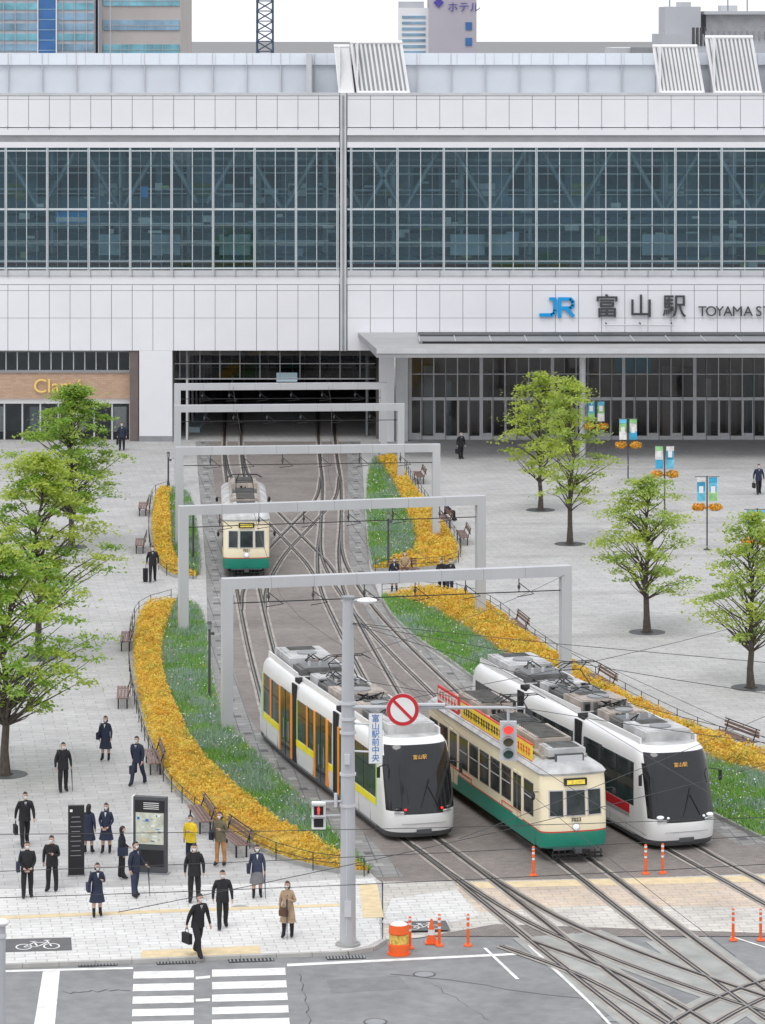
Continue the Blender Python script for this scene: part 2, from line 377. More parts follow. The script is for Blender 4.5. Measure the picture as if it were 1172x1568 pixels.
person('schoolgirl_in_uniform',162,1165,-15,'navy','navy','stand',skirt=True,female=True,hair='bob',bag='shoulder',h=1.6)
person('businessman',212,1202,-25,'navy','navy','walk',bag='hand')
person('businessman',38,1295,15,'black','black','walk',bag='hand',h=1.74)
person('schoolgirl_in_uniform',136,1307,160,'navy','navy','stand',skirt=True,female=True,hair='long',h=1.56)
person('schoolgirl_in_uniform',163,1307,-10,'navy','navy','bag',skirt=True,female=True,hair='long',h=1.60)
person('student_in_uniform',187,1346,100,'black','black','lean',female=True,hair='bob',bag='shoulder',h=1.62,shirt=False)
person('businessman',207,1374,60,'navy','navy2','lean',umb=True,h=1.68)
person('student_in_uniform',42,1375,10,'black','black','bag',shirt=False,bag='shoulder')
person('student_in_uniform',80,1365,-15,'black','black','phone',shirt=False,bag='phone')
person('schoolgirl_in_uniform',149,1404,15,'navy','navy','phone',skirt=True,female=True,hair='bob',h=1.6,sock='black',bag='shoulder')
person('boy_in_yellow_shirt',293,1325,-30,'yellow','navy','phone',shirt=False,h=1.58)
person('student_in_uniform',298,1382,0,'black','black','stand',shirt=False,bag='back',h=1.76)
person('student_in_uniform',341,1422,10,'black','black','stroll',shirt=False,h=1.70)
person('businessman',303,1464,35,'black','black','walk',h=1.78,bag='hand')
person('woman_in_olive_jacket',338,1326,-25,'olive','tan','phone',female=True,hair='bob',shirt=False,hc='brown',bag='shoulder')
person('woman_in_navy_jacket',394,1375,5,'navy2','grey','stand',skirt=True,female=True,hair='bob',bag='shoulder',umb=True,h=1.6)
person('woman_in_beige_coat',441,1436,-15,'beige','beige','phone',skirt=True,coat=True,female=True,hair='bob',hc='brown',bag='tote',umb=True,shirt=False,h=1.64,legs='black')
person('businessman',234,891,5,'black','black','stroll',bag='case',h=1.7)
person('businessman',187,690,0,'navy','black','stand',bag='hand',h=1.75)
person('businessman',706,703,30,'black','black','stand',h=1.65,bag='hand')
person('businessman',1162,757,10,'navy','black','stroll',bag='hand',h=1.7)
person('schoolgirl_in_uniform',604,906,0,'navy','navy','phone',skirt=True,female=True,hair='bob',h=1.6)
person('businessman',689,912,20,'black','navy2','stand',h=1.72,bag='shoulder')
person('student_in_uniform',677,910,-20,'black','black','phone',h=1.66,shirt=False)
person('woman_on_bench',620,884,0,'beige','brown','seat',female=True,hair='long',shirt=False)
person('man_on_bench',684,797,70,'navy','black','seat',h=1.7)
# ================================================================== GROUND
mb=MB(); mb.poly([(-3000,-600,-.12),(3000,-600,-.12),(3000,6000,-.12),(-3000,6000,-.12)],groundm); mb.obj('ground',smooth=0)
kl=lambda x: 101.25+ (x-0.07)*0.145   # kerb line Y(X)
sheet('road',[(-60,60),(60,60),(60,130),(-60,130)],asph,0.0,False).location.z=-.1
mb=MB()
A=[( -60,kl(-11.2)),(-11.2,kl(-11.2)),(-1.0,kl(-1.0)),(-.35,101.6),(-.02,102.4),(-.02,109.3),(12,110.2),(60,113),(150,113),(150,320),(-150,320),(-150,kl(-11.2))]
mb.prism(A,-.11,0,plaza,kerbm); mb.obj('plaza_pavement',smooth=0)
def kerb(name,pts,w=.15,z0=-.1,z1=.012):
    m=MB(); path=[Vector((p[0],p[1],0)) for p in pts]
    for a,b in zip(path,path[1:]):
        t=(b-a); L=t.length; t.normalize(); nseg=max(1,int(L/1.0)); 
        for i in range(nseg):
            c=a+t*(L*(i+.5)/nseg); m.box((c.x,c.y,(z0+z1)/2),(L/nseg-.012,w,z1-z0),kerbm,math.atan2(t.y,t.x))
    return m.obj(name,smooth=0)
kerb('kerb',[(-60,kl(-11.2)-.08),(-11.2,kl(-11.2)-.08),(-1.0,kl(-1.0)-.08),(-.3,101.5),(.06,102.35)])
sheet('sidewalk',[(-60,kl(-11.2)+.02),(-11.2,kl(-11.2)+.02),(-1,kl(-1)+.02),(-.4,101.65),(-.05,102.4)]+P((575,1344),(430,1352),(200,1358),(0,1362),(-2500,1380)),sidewalkm,.004)
L_edge=[(300,676),(303,720),(310,800),(316,880),(318,960),(328,1040),(352,1110),(405,1170),(462,1225),(520,1282),(575,1344)]
R_edge=[(1700,1480),(1400,1390),(1172,1292),(1100,1250),(1000,1205),(900,1150),(800,1090),(690,1020),(612,962),(583,918),(566,870),(560,800),(556,720),(552,676)]
sheet('tramway_paving',P(*L_edge)+[Vector((.02,109)),Vector((.05,103))]+[Vector((60,103))]+P(*R_edge),brickm,.004)
sheet('crossing_pavement',[Vector((.02,109.2)),Vector((.02,102.6))]+P((640,1432),(760,1412),(1172,1425),(1800,1440),(1800,1310),(1172,1338),(1000,1344),(700,1350)),crossm,.009)
sheet('crossing_band',P((700,1361),(1172,1350),(1600,1330),(1600,1365),(1172,1388),(900,1385),(735,1395)),crosso,.0105)
sheet('grey_paving_patch',P((585,1410),(640,1420),(735,1400),(700,1362),(600,1375)),sidewalkm,.0125)
# darker paving bands across the plaza
pband=MP('plaza_band_pavers',(.43,.425,.415),(.39,.385,.38),(.28,.275,.27),.45,.45,RD(-8),.014,.16)
mb=MB()
for k in range(9):
    y0=118+k*11.5; a=RD(8)
    for x0,x1 in ((4.5+k*.2,60),(-60,-13.5)):
        pts=[(x0,y0+x0*math.tan(a)*.3),(x1,y0+x1*math.tan(a)*.3),(x1,y0+.9+x1*math.tan(a)*.3),(x0,y0+.9+x0*math.tan(a)*.3)]
        if x0>0 and y0<150: pts[0]=(16,pts[0][1]);pts[3]=(16,pts[3][1])
        mb.poly([(p[0],p[1],.0025) for p in pts],pband)
mb.obj('plaza_paving_band',smooth=0)
# edge strips
mb=MB()
le=catmull(P(*L_edge),.8); re=catmull(P(*R_edge)[2:],.8)
ribbon(mb,le,-.9,-.02,.008,stripm)
ribbon(mb,re,-.9,-.02,.008,stripm)
dkpav=M('dark_inlay_paver',(.11,.11,.11),.8,0,.2,2)
for path in (le,re):
    acc=0; kk=0
    for a,b in zip(path,path[1:]):
        acc+=(b-a).length
        if acc>1.1:
            acc=0; kk+=1; t=(b-a).normalized(); nr=Vector((t.y,-t.x,0)); c=a-nr*.45
            q=[c+t*sx*.20+nr*sy*.15 for sx,sy in ((-1,-1),(1,-1),(1,1),(-1,1))]
            mb.poly([(p.x,p.y,hz(p.x,p.y)+.012) for p in q],dkpav if kk%2 else conc)
mb.obj('tramway_edge_strip',smooth=0)
# tracks
TL=[(357,600),(357,660),(357,700),(362,740),(370,800),(377,880),(386,930),(399,990),(415,1050),(436,1115),(482,1162),(540,1207),(598,1250),(650,1290),(722,1345),(805,1408),(905,1485),(1005,1562),(1080,1620)]
TM=[(498,600),(500,660),(503,700),(508,740),(507,800),(503,850),(508,900),(530,950),(562,1010),(606,1085),(671,1168),(760,1235),(868,1310),(962,1380),(1066,1456),(1180,1538),(1300,1620)]
TR=[(507,800),(508,845),(522,882),(560,938),(616,998),(680,1060),(762,1137),(840,1186),(940,1241),(1052,1303),(1125,1343),(1220,1394),(1400,1490)]
XA=[(357,690),(368,730),(400,772),(445,820),(485,862),(506,896)]
XB=[(506,730),(498,765),(462,805),(420,850),(392,900),(388,935)]
XC=[(655,1293),(735,1350),(830,1405),(930,1447),(1050,1492),(1180,1535),(1320,1575)]
XD=[(1320,1475),(1200,1500),(1110,1535),(1000,1600)]
XE=[(790,1440),(900,1480),(1000,1530),(1090,1585)]
paths={}
mb=MB()
for i,(nm,t) in enumerate((('L',TL),('M',TM),('R',TR),('XA',XA),('XB',XB),('XC',XC),('XD',XD),('XE',XE))):
    c=catmull(P(*t),.8); paths[nm]=c; l0=.014+i*.0012
    low=[p for p in c if p.y<103.2]
    if len(low)>2 and nm!='XE': ribbon(mb,low,-.95,.95,.011+i*.0004,conc)
    for sgn in (-1,1):
        o=sgn*.5335
        ribbon(mb,c,o-.19,o+.19,l0,railconc)
        ribbon(mb,c,o-.085,o+.085,l0+.011,groove)
        ribbon(mb,c,o-.033+sgn*.02,o+.033+sgn*.02,l0+.022,steel)
mb.obj('tram_rails',smooth=0)
# road markings
zr=-.1
def mark(mb,pts,mat=paint,layer=.006,z=zr):
    mb.poly([tuple(gp(a,b,z)+Vector((0,0,layer))) for a,b in pts],mat)
mb=MB()
for k in range(5):
    y=1487+k*19.2; 
    mark(mb,[(205-k*.6,y+1),(297,y-1),(297,y+10),(204-k*.6,y+12)]); mark(mb,[(325,y-2),(437+k*1.5,y-5),(438+k*1.5,y+6),(325,y+9)])
mb.obj('crosswalk',smooth=0)
mb=MB()
mark(mb,[(66,1488),(92,1487),(84,1572),(52,1572)]); mark(mb,[(-300,1492),(0,1486),(204,1481),(204,1484),(0,1489),(-300,1495)])
mark(mb,[(440,1476),(800,1459),(802,1462),(440,1480)])
mark(mb,[(300,1496),(322,1494),(322,1498),(300,1500)]);mark(mb,[(300,1530),(322,1529),(322,1533),(300,1534)])
for x0,y0,x1,y1 in ((800,1440,905,1540),(905,1540,960,1600),(1010,1400,1172,1452),(740,1452,790,1500)):
    mark(mb,[(x0,y0),(x0+5,y0),(x1+6,y1),(x1,y1)],layer=.012)
mb.obj('road_lane_markings',smooth=0)
patchm=MASPH('asphalt_patch',(.205,.207,.21),.15); crackm=M('crack_sealant',(.09,.09,.09),.8)
mb=MB(); rnd=random.Random(21)
for x0,y0,x1,y1 in ((460,1490,475,1568),(600,1490,1000,1545),(100,1520,200,1515),(650,1500,760,1568)):
    pts=[]; n=14
    for i in range(n+1):
        t=i/n; pts.append((x0+(x1-x0)*t+rnd.uniform(-3,3),y0+(y1-y0)*t+rnd.uniform(-2,2)))
    for a,b in zip(pts,pts[1:]): mark(mb,[(a[0]-.8,a[1]-.5),(a[0]+.8,a[1]+.5),(b[0]+.8,b[1]+.5),(b[0]-.8,b[1]-.5)],crackm,.0045)
mark(mb,[(500,1500),(610,1494),(630,1514),(508,1521)],patchm,.003)
mb.obj('asphalt_cracks',smooth=0)
mb=MB()
zs=.009
def q0(pts,mat,l=zs): mb.poly([tuple(gp(a,b)+Vector((0,0,l))) for a,b in pts],mat)
q0([(0,1403),(250,1393),(520,1384),(520,1388),(250,1398),(0,1408)],ypaint)
q0([(218,1456),(398,1448),(400,1460),(215,1468)],ypaint)
q0([(550,1354),(578,1354),(588,1405),(556,1406)],ypaint)
mb.obj('tactile_paving',smooth=0)
mb=MB(); mb.poly([tuple(gp(a,b)+Vector((0,0,.013+hz(1,gp(a,b).y)))) for a,b in ((700,1352),(1172,1341),(1172,1350),(700,1361))],ypaint); mb.obj('tactile_paving',smooth=0)
# bicycle panels
def bike(px,py,w,z,rot,name):
    m=MB(); g=gp(px,py)
    m.poly([(-w*1.35,-w*1.0,.006),(w*1.35,-w*1.0,.006),(w*1.35,w*1.0,.006),(-w*1.35,w*1.0,.006)],M('bike_panel_asphalt',(.12,.12,.125),.85))
    def line(a,b,t=.05):
        a=Vector(a);b=Vector(b);d=(b-a).normalized();n=Vector((-d.y,d.x))*t/2
        m.poly([(p.x*w,p.y*w,.011) for p in (a-n,b-n,b+n,a+n)],paint)
    for cx in (-.55,.55):
        for i in range(16):
            a0=2*math.pi*i/16;a1=2*math.pi*(i+1)/16
            m.poly([((cx+r*math.cos(a))*w,(-.3+r*1.3*math.sin(a))*w,.011) for r,a in ((.28,a0),(.34,a0),(.34,a1),(.28,a1))],paint)
    for a,b in (((-.55,-.3),(-.15,.3)),((-.15,.32),(.4,.32)),((-.12,.3),(0,-.3)),((0,-.3),(.4,.32)),((-.55,-.34),(0,-.34)),((.55,-.3),(.36,.6)),((.25,.62),(.5,.62)),((-.3,.5),(-.05,.5)),((-.17,.32),(-.17,.5))): line(a,b,.07)
    m.obj(name,(g.x,g.y,z),RD(rot),0)
bike(58,1447,.72,.004,6,'bicycle_marking'); bike(648,1417,.55,.012-.03,6,'bicycle_marking')
# manholes / drains
mb=MB()
for px,py,z in ((368,1390,.007),):
    g=gp(px,py); mb.tube([(g.x,g.y,z-.01),(g.x,g.y,z)],.3,conc,24)
for px,py in ((650,1492),(575,1565),(940,1560)):
    g=gp(px,py,zr); mb.tube([(g.x,g.y,zr-.01),(g.x,g.y,zr+.006)],.33,dkgrey,24); mb.tube([(g.x,g.y,zr),(g.x,g.y,zr+.009)],.27,midgrey,24)
mb.obj('manhole_cover',smooth=0)
mb=MB()
for x0,x1 in ((120,180),(240,300),(350,420),(500,560)):
    a=gp(x0,1476-(x0*.028));b=gp(x1,1476-(x1*.028)); c=(a+b)/2
    for i in range(12): mb.box((a.x+(b.x-a.x)*(i+.5)/12,a.y+(b.y-a.y)*(i+.5)/12-.02,-.075),(.05,.30,.02),midgrey,.12)
    mb.box((c.x,c.y-.02,-.088),((b.x-a.x),.34,.01),black,.14)
mb.obj('storm_drain_grate',smooth=0)
# ================================================================== FLOWER BEDS
shrubY=MLEAF('yellow_shrub_leaves',(.76,.44,.04),(.84,.68,.10),(.62,.33,.05),.32,1.6)
shrubG=MLEAF('shrub_green_leaves',(.36,.40,.06),(.46,.48,.08),(.60,.48,.06),.25)
grassM=MLEAF('bed_grass',(.13,.34,.05),(.24,.44,.09),(.33,.48,.15),.4)
lavM=MLEAF('lavender_grey_foliage',(.23,.40,.20),(.30,.44,.29),(.38,.44,.42),.35)
flW=M('white_petals',(.80,.78,.80),.6);flP=M('purple_petals',(.44,.36,.70),.6);flO=M('orange_petals',(.80,.30,.02),.6);flR=M('pink_petals',(.68,.35,.45),.6)
shrubbase=M('shrub_mass',(.52,.34,.05),.8,0,.5,2.5,.6); greenbase=M('bed_ground_cover',(.15,.28,.08),.9,0,.45,1.4,.6)
def leaf(mb,p,s,mat,rnd,flat=.5):
    n=Vector((rnd.gauss(0,flat),rnd.gauss(0,flat),1)).normalized(); u=n.orthogonal().normalized(); w=n.cross(u); a=rnd.random()*6.28
    u2=u*math.cos(a)+w*math.sin(a); w2=n.cross(u2)
    mb.poly([p-u2*s,p-w2*s*.5,p+u2*s,p+w2*s*.5],mat)
def flower_bed(name,outer,mid,inner,seed,dens=1.0,rail=True,outside=-1,lav=.5,fs=1.0):
    rnd=random.Random(seed); N=60
    O=resample(catmull(P(*outer),.6),N);Mi=resample(catmull(P(*mid),.6),N);I=resample(catmull(P(*inner),.6),N)
    mb=MB()
    def grid(A_,B_,nv,hf,mat):
        n0=len(mb.v)
        for i in range(N):
            for j in range(nv+1):
                t=j/nv; p=A_[i].lerp(B_[i],t); mb.v.append((p.x,p.y,hf(p,t,i)))
        for i in range(N-1):
            for j in range(nv):
                a=n0+i*(nv+1)+j; mb.face((a,a+1,a+nv+2,a+nv+1),mat)
    def hs(p,t,i):
        e=min(1,4*t*(1-t)*1.7); ee=min(1,(min(i,N-1-i)+.0)/3)
        return .06+(.32+.26*noise.noise(p*1.5)+.14*noise.noise(p*4))*max(.0,e)**.5*ee
    def hg(p,t,i): return .07+.07*noise.noise(p*.9)*min(1,min(t,1-t)*6)+.03
    grid(O,Mi,10,hs,shrubbase); grid(Mi,I,8,hg,greenbase)
    for path in (O,I):
        for a,b in zip(path,path[1:]):
            c=(a+b)/2;d=b-a
            if d.length>.01: mb.box((c.x,c.y,.06),(d.length+.01,.12,.14),conc,math.atan2(d.y,d.x))
    for A_,B_,hf,kind in ((O,Mi,hs,'s'),(Mi,I,hg,'g')):
        for i in range(N-1):
            wid=(A_[i]-B_[i]).length; ln=((A_[i]-A_[i+1]).length+(B_[i]-B_[i+1]).length)/2; ar=wid*ln
            cnt=int(ar*(420 if kind=='s' else 220)*dens*(.9+.2*rnd.random()))
            for _ in range(cnt):
                u=rnd.random();t=rnd.random()
                if kind=='s': t=t+rnd.gauss(0,.04)
                p=A_[i].lerp(A_[i+1],u).lerp(B_[i].lerp(B_[i+1],u),t); z=hf(p,min(1,max(0,t)),i+u)
                if kind=='s':
                    g=noise.noise(p*.9+Vector((3,1,5)))
                    leaf(mb,Vector((p.x,p.y,z+rnd.random()**2*.20)),rnd.uniform(.032,.07)*fs,shrubG if (g>.22 and rnd.random()<.45) or rnd.random()<.07 else shrubY,rnd,.8)
                else:
                    g=noise.noise(p*.55+Vector((seed,2,1)))+(lav-.5)
                    m=lavM if g+rnd.gauss(0,.12)>.0 else grassM
                    hh=rnd.uniform(.10,.30)*(1.2 if m is lavM else .9); a=rnd.random()*6.28; w=rnd.uniform(.012,.03)*fs*1.3; lx,ly=rnd.gauss(0,.10),rnd.gauss(0,.10)
                    mb.poly([(p.x-w*math.cos(a),p.y-w*math.sin(a),z-.02),(p.x+w*math.cos(a),p.y+w*math.sin(a),z-.02),(p.x+lx,p.y+ly,z+hh)],m)
                    fp=noise.noise(p*1.1+Vector((9,seed,0)))
                    if rnd.random()<.05+.16*max(0,fp):
                        fm=(flW if fp>.18 else flP) if rnd.random()<.80 else (flR if rnd.random()<.75 else flO)
                        leaf(mb,Vector((p.x+lx,p.y+ly,z+hh)),rnd.uniform(.025,.045)*fs,fm,rnd,.5)
    o=mb.obj(name,smooth=0)
    if rail:
        m=MB(); 
        c=resample(catmull(P(*outer),.6),max(4,int(sum((a-b).length for a,b in zip(O,O[1:]))/1.7)))
        off=[]
        for i,p in enumerate(c):
            t=(c[min(i+1,len(c)-1)]-c[max(i-1,0)]).normalized(); nr=Vector((t.y,-t.x,0)); off.append(p+nr*outside*.2)
        for h in (.32,.56): m.tube([Vector((p.x,p.y,h)) for p in off],.012,black,5)
        for p in off: m.tube([(p.x,p.y,0),(p.x,p.y,.58)],.017,black,5)
        m.obj('garden_railing',smooth=30)
flower_bed('flower_bed',
 [(268,922),(222,938),(207,975),(206,1030),(218,1095),(238,1155),(265,1205),(318,1255),(390,1298),(455,1324),(520,1337),(562,1340)],
 [(270,926),(262,945),(250,985),(252,1040),(275,1100),(300,1150),(345,1200),(395,1245),(445,1282),(490,1305),(530,1322),(563,1338)],
 [(274,920),(300,930),(314,960),(322,1030),(345,1105),(398,1165),(425,1192),(455,1222),(487,1255),(513,1282),(540,1310),(568,1337)],1,1.0,True,1,.48)
flower_bed('flower_bed',
 [(262,752),(240,762),(234,800),(236,840),(246,868),(268,884),(300,886)],
 [(264,756),(260,770),(262,800),(264,840),(270,862),(282,876),(301,882)],
 [(268,752),(288,760),(297,790),(302,820),(304,845),(305,865),(304,880)],2,.8,True,1,.5,1.25)
flower_bed('flower_bed',
 [(578,704),(606,706),(628,742),(662,788),(690,822),(700,848),(684,868),(600,874),(574,874)],
 [(576,706),(590,722),(606,750),(624,790),(636,825),(632,850),(606,862),(588,869),(573,872)],
 [(573,705),(566,722),(563,745),(562,775),(563,800),(564,825),(566,845),(569,860),(572,872)],3,.7,True,-1,.4,1.25)
flower_bed('flower_bed',
 [(588,914),(640,910),(700,914),(752,936),(815,986),(900,1040),(1000,1094),(1080,1130),(1172,1166),(1300,1210)],
 [(588,916),(622,922),(668,940),(715,968),(770,1005),(850,1060),(960,1122),(1060,1160),(1172,1192),(1300,1230)],
 [(586,918),(600,942),(632,974),(690,1014),(750,1058),(840,1112),(960,1180),(1060,1232),(1172,1288),(1300,1345)],4,.75,True,-1,.35,1.1)
# ================================================================== BENCHES
wood=M('weathered_bench_wood',(.20,.125,.105),.6,0,.25,4)
def bench(x0,y0,x1,y1,side=1):
    a=gp(x0,y0);b=gp(x1,y1); c=(a+b)/2; L=max(1.4,min(2.6,(b-a).length)); ang=math.atan2((b-a).y,(b-a).x)
    m=MB()
    for i in range(4): m.box((0,-.19+i*.125,.44),(L,.10,.035),wood)
    for i in range(2): m.box((0,side*.30,.62+i*.14),(L,.03,.09),wood)
    for sx in (-1,1):
        x=sx*(L/2-.25); m.box((x,0,.405),(.05,.44,.03),black); m.box((x,-.17,.20),(.05,.05,.40),black); m.box((x,.17,.20),(.05,.05,.40),black)
        m.tube([(x,side*.18,.40),(x,side*.33,.85)],.022,black,6)
    m.tube([(-L/2,side*.33,.86),(L/2,side*.33,.86)],.022,black,6)
    m.obj('park_bench',(c.x,c.y,0),ang)
for q in ((190,1014,197,968,-1),(187,1106,190,1050,-1),(244,1203,226,1152,-1),(374,1316,336,1288,-1),(318,1282,296,1250,-1),(213,862,216,825,-1),(217,803,221,770,-1),
          (632,724,652,752,1),(697,812,720,850,1),(668,795,690,815,1),(762,946,822,996,1),(880,1032,962,1084,1),(1080,1128,1172,1164,1),(600,886,640,884,1)): bench(*q)
# ================================================================== TREES
bark=M('tree_bark',(.095,.078,.065),.9,0,.35,6,.5)
leafL=MLEAF('tree_leaves_deep_green',(.15,.31,.04),(.29,.45,.06),(.40,.54,.09),.5)
leafY=MLEAF('tree_leaves_yellow_green',(.35,.47,.06),(.47,.57,.09),(.55,.61,.14),.5)
leafR=MLEAF('tree_leaves_spring_green',(.27,.41,.07),(.39,.51,.10),(.49,.57,.17),.48)
def tree(name,px,py,H,R,z0,seed,mat,ncl=95,nl=85,ls=.085,tr=.13,mat2=None):
    rnd=random.Random(seed); g=gp(px,py); mb=MB()
    tp=[Vector((0,0,-.02))];n=8
    for i in range(1,n+1): tp.append(Vector((rnd.gauss(0,.05)*i*.35,rnd.gauss(0,.05)*i*.35,H*.86*i/n)))
    mb.tube(tp,[tr*(1.35 if i==0 else 1)*(1-.85*i/n)+.012 for i in range(n+1)],bark,8)
    def at(z):
        f=max(0,min(.999,z/(H*.86)))*n;i=int(f); return tp[i].lerp(tp[i+1],f-i)
    def rad(z):
        t=(z-z0)/(H-z0); t=max(0,min(1,t)); return R*(math.sin(math.pi*min(1,(t*.88+.10)))**.55)*(1.08-.42*t)
    for c in range(ncl):
        z=z0+(H-z0)*((c+rnd.random())/ncl)**.9; a=rnd.random()*6.283; rr=rad(z)*(rnd.random()**.5)*rnd.uniform(.72,1.18)
        rr*=.80+.55*noise.noise(Vector((math.cos(a)*1.4,math.sin(a)*1.4,z*.9+seed)))+.1
        end=Vector((rr*math.cos(a),rr*math.sin(a),z)); st=at(max(z0*.75,z-rr*rnd.uniform(.45,.9)-.2)); end+=Vector((st.x,st.y,0))
        mid=st.lerp(end,.5)+Vector((rnd.gauss(0,.1),rnd.gauss(0,.1),rnd.uniform(-.1,.25)*rr*.5))
        if c%2==0 or rr>R*.55: mb.tube([st,mid,end],[.020+.014*rr,.013+.005*rr,.006],bark,5,False)
        cs=rnd.uniform(.30,.60); ax=Vector((math.cos(a),math.sin(a),-.12))
        cnt=int(nl*rnd.uniform(.6,1.3)); mm=mat2 if (mat2 and rnd.random()<.35) else mat
        for _ in range(cnt):
            q=end+ax*rnd.gauss(0,cs*.68)+Vector((rnd.gauss(0,cs*.42),rnd.gauss(0,cs*.42),rnd.gauss(0,cs*.17)))
            leaf(mb,q,ls*rnd.uniform(.7,1.35),mm,rnd,.6)
    o=mb.obj(name,(g.x,g.y,0),0,0)
    m=MB()
    m.tube([(0,0,0),(0,0,.012)],.80,dkgrey,24); m.tube([(0,0,.0),(0,0,.018)],.30,soil,16)  # grate ring round soil; its dark disc also paints in the tree's ground shade
    m.obj('tree_grate_with_shade',(g.x,g.y,0),0,30); return o
tree('street_tree',8,1186,8.0,3.9,2.3,11,leafL,145,95,.088,.15,leafY)
tree('street_tree',60,1008,8.5,3.7,2.2,12,leafY,155,92,.093,.14,leafL)
tree('street_tree',110,838,8.2,3.3,2.1,13,leafL,140,88,.098,.14,leafR)
tree('street_tree',828,781,7.5,2.7,2.0,14,leafY,100,62,.09,.12)
tree('street_tree',873,833,8.4,2.7,2.2,15,leafY,106,66,.09,.13,leafR)
tree('street_tree',991,968,6.8,2.9,1.9,16,leafR,115,68,.085,.14,leafY)
tree('street_tree',1150,1053,7.0,2.6,1.9,17,leafR,110,68,.085,.13,leafY)
# ================================================================== STATION
YF=225.0; S=24.0
fx=lambda p:(p-586)/S
fz=lambda p:CAM_H-(p-40)/S
st=MB()
joint=M('panel_joint',(.13,.13,.14),.8)
XL,XR=-62.0,62.0
def band(z0,z1,y,rows):
    st.b2(XL,fx(521),y+.08,y+.5,z0,z1,joint); st.b2(fx(531),XR,y+.08,y+.5,z0,z1,joint)
    for side in (0,1):
        if side==0: xs=[fx(520)-i*1.322 for i in range(46)]; cells=[(xs[i+1],xs[i]) for i in range(45)]
        else: xs=[fx(532)+i*1.476 for i in range(44)]; cells=[(xs[i],xs[i+1]) for i in range(43)]
        for a,b in cells:
            if b<XL or a>XR: continue
            for r0,r1 in rows:
                st.b2(a+.015,b-.015,y,y+.06,r0+.012,r1-.012,panel)
band(fz(195),fz(146),YF,[(fz(195),fz(152)),(fz(152),fz(146))])
band(fz(537),fz(436),YF,[(fz(537),fz(487)),(fz(487),fz(445)),(fz(445),fz(436))])
for a,b in ((XL,fx(520)),(fx(532),XR)):
    st.b2(a,b,YF-.06,YF+.5,fz(146),fz(142),ltgrey)
    st.b2(a,b,YF-.12,YF+.45,fz(207),fz(196),panel); st.b2(a,b,YF+.02,YF+.45,fz(217),fz(207.2),midgrey); st.b2(a,b,YF-.08,YF+.45,fz(226),fz(217.2),panel)
    st.b2(a,b,YF-.08,YF+.45,fz(422),fz(414),ltgrey); st.b2(a,b,YF+.0,YF+.45,fz(435.5),fz(422.2),panel)
    for i in range(8): st.b2(a,b,YF-.02,YF+.015,fz(216-i*1.1),fz(216.5-i*1.1)+.0,ltgrey)
# small hooks/brackets along the ledges
for i in range(-46,42):
    x=fx(532)+i*1.476 if i>=0 else fx(520)+i*1.322
    if abs(x)<61: st.b2(x-.02,x+.02,YF-.15,YF-.0,fz(198),fz(193),midgrey); st.b2(x-.02,x+.02,YF-.13,YF-.0,fz(424),fz(412),midgrey)
st.b2(fx(521)+.01,fx(531)-.01,YF-.1,YF+.7,fz(537),fz(142),ltgrey)
st.b2(fx(524.5),fx(527.5),YF-.12,YF-.101,fz(537),fz(146),midgrey)
pw=M('parapet_cladding',(.62,.66,.71),.5,0,.06,.4)
st.b2(XL,XR,YF+3,YF+3.4,fz(160),24.0,pw); st.b2(XL,XR,YF+2.8,YF+3.6,24.0,24.75,M('parapet_cap',(.74,.79,.86),.4,0,.05,.5))
st.b2(XL,XR,YF+.3,YF+3.0,fz(147)-.3,fz(147)-.05,ltgrey)
for i in range(-28,29): st.b2(i*2.2,i*2.2+.04,YF+2.75,YF+2.98,fz(160),24.75,ltgrey)
for i in range(-50,50): st.b2(i*1.2,i*1.2+.02,YF+2.775,YF+2.8,24.02,24.74,ltgrey)
st.b2(fx(469),fx(477),YF+1.0,YF+2.7,fz(160),24.75,ltgrey)
def louvre(x0,x1,zt,lean):
    z0=fz(143); y0=YF+.2
    st.b2(x0-.12,x0,y0,y0+2.6,z0,zt,white)
    a=[(x0,y0,z0),(x1,y0,z0),(x1-lean,y0+1.2,zt),(x0-lean*.9,y0+1.2,zt)]
    bk=[(x0,y0+2.6,z0),(x1,y0+2.6,z0),(x1-lean,y0+2.6,zt),(x0-lean*.9,y0+2.6,zt)]
    st.poly(a,midgrey); st.poly([a[3],a[2],bk[2],bk[3]],white); st.poly([a[1],bk[1],bk[2],a[2]],white); st.poly([bk[0],a[0],a[3],bk[3]],white)
    n=11
    for i in range(n+1):
        t=i/n; b0=Vector(a[0]).lerp(Vector(a[1]),t);b1=Vector(a[3]).lerp(Vector(a[2]),t)
        st.tube([b0+Vector((0,-.05,0)),b1+Vector((0,-.05,0))],.095 if i in(0,n) else .07,white,4)
    st.tube([Vector(a[3])+Vector((-.1,-.05,.03)),Vector(a[2])+Vector((.1,-.05,.03))],.13,white,4); st.tube([Vector(a[0])+Vector((0,-.05,.05)),Vector(a[1])+Vector((0,-.05,.05))],.11,white,4)
louvre(fx(521),fx(541),fz(72),.35); louvre(fx(549),fx(626),fz(66),.5); louvre(fx(1013),fx(1078),fz(72),.4); louvre(fx(1096),fx(1166),fz(58),.5); louvre(fx(1190),fx(1260),fz(66),.5)
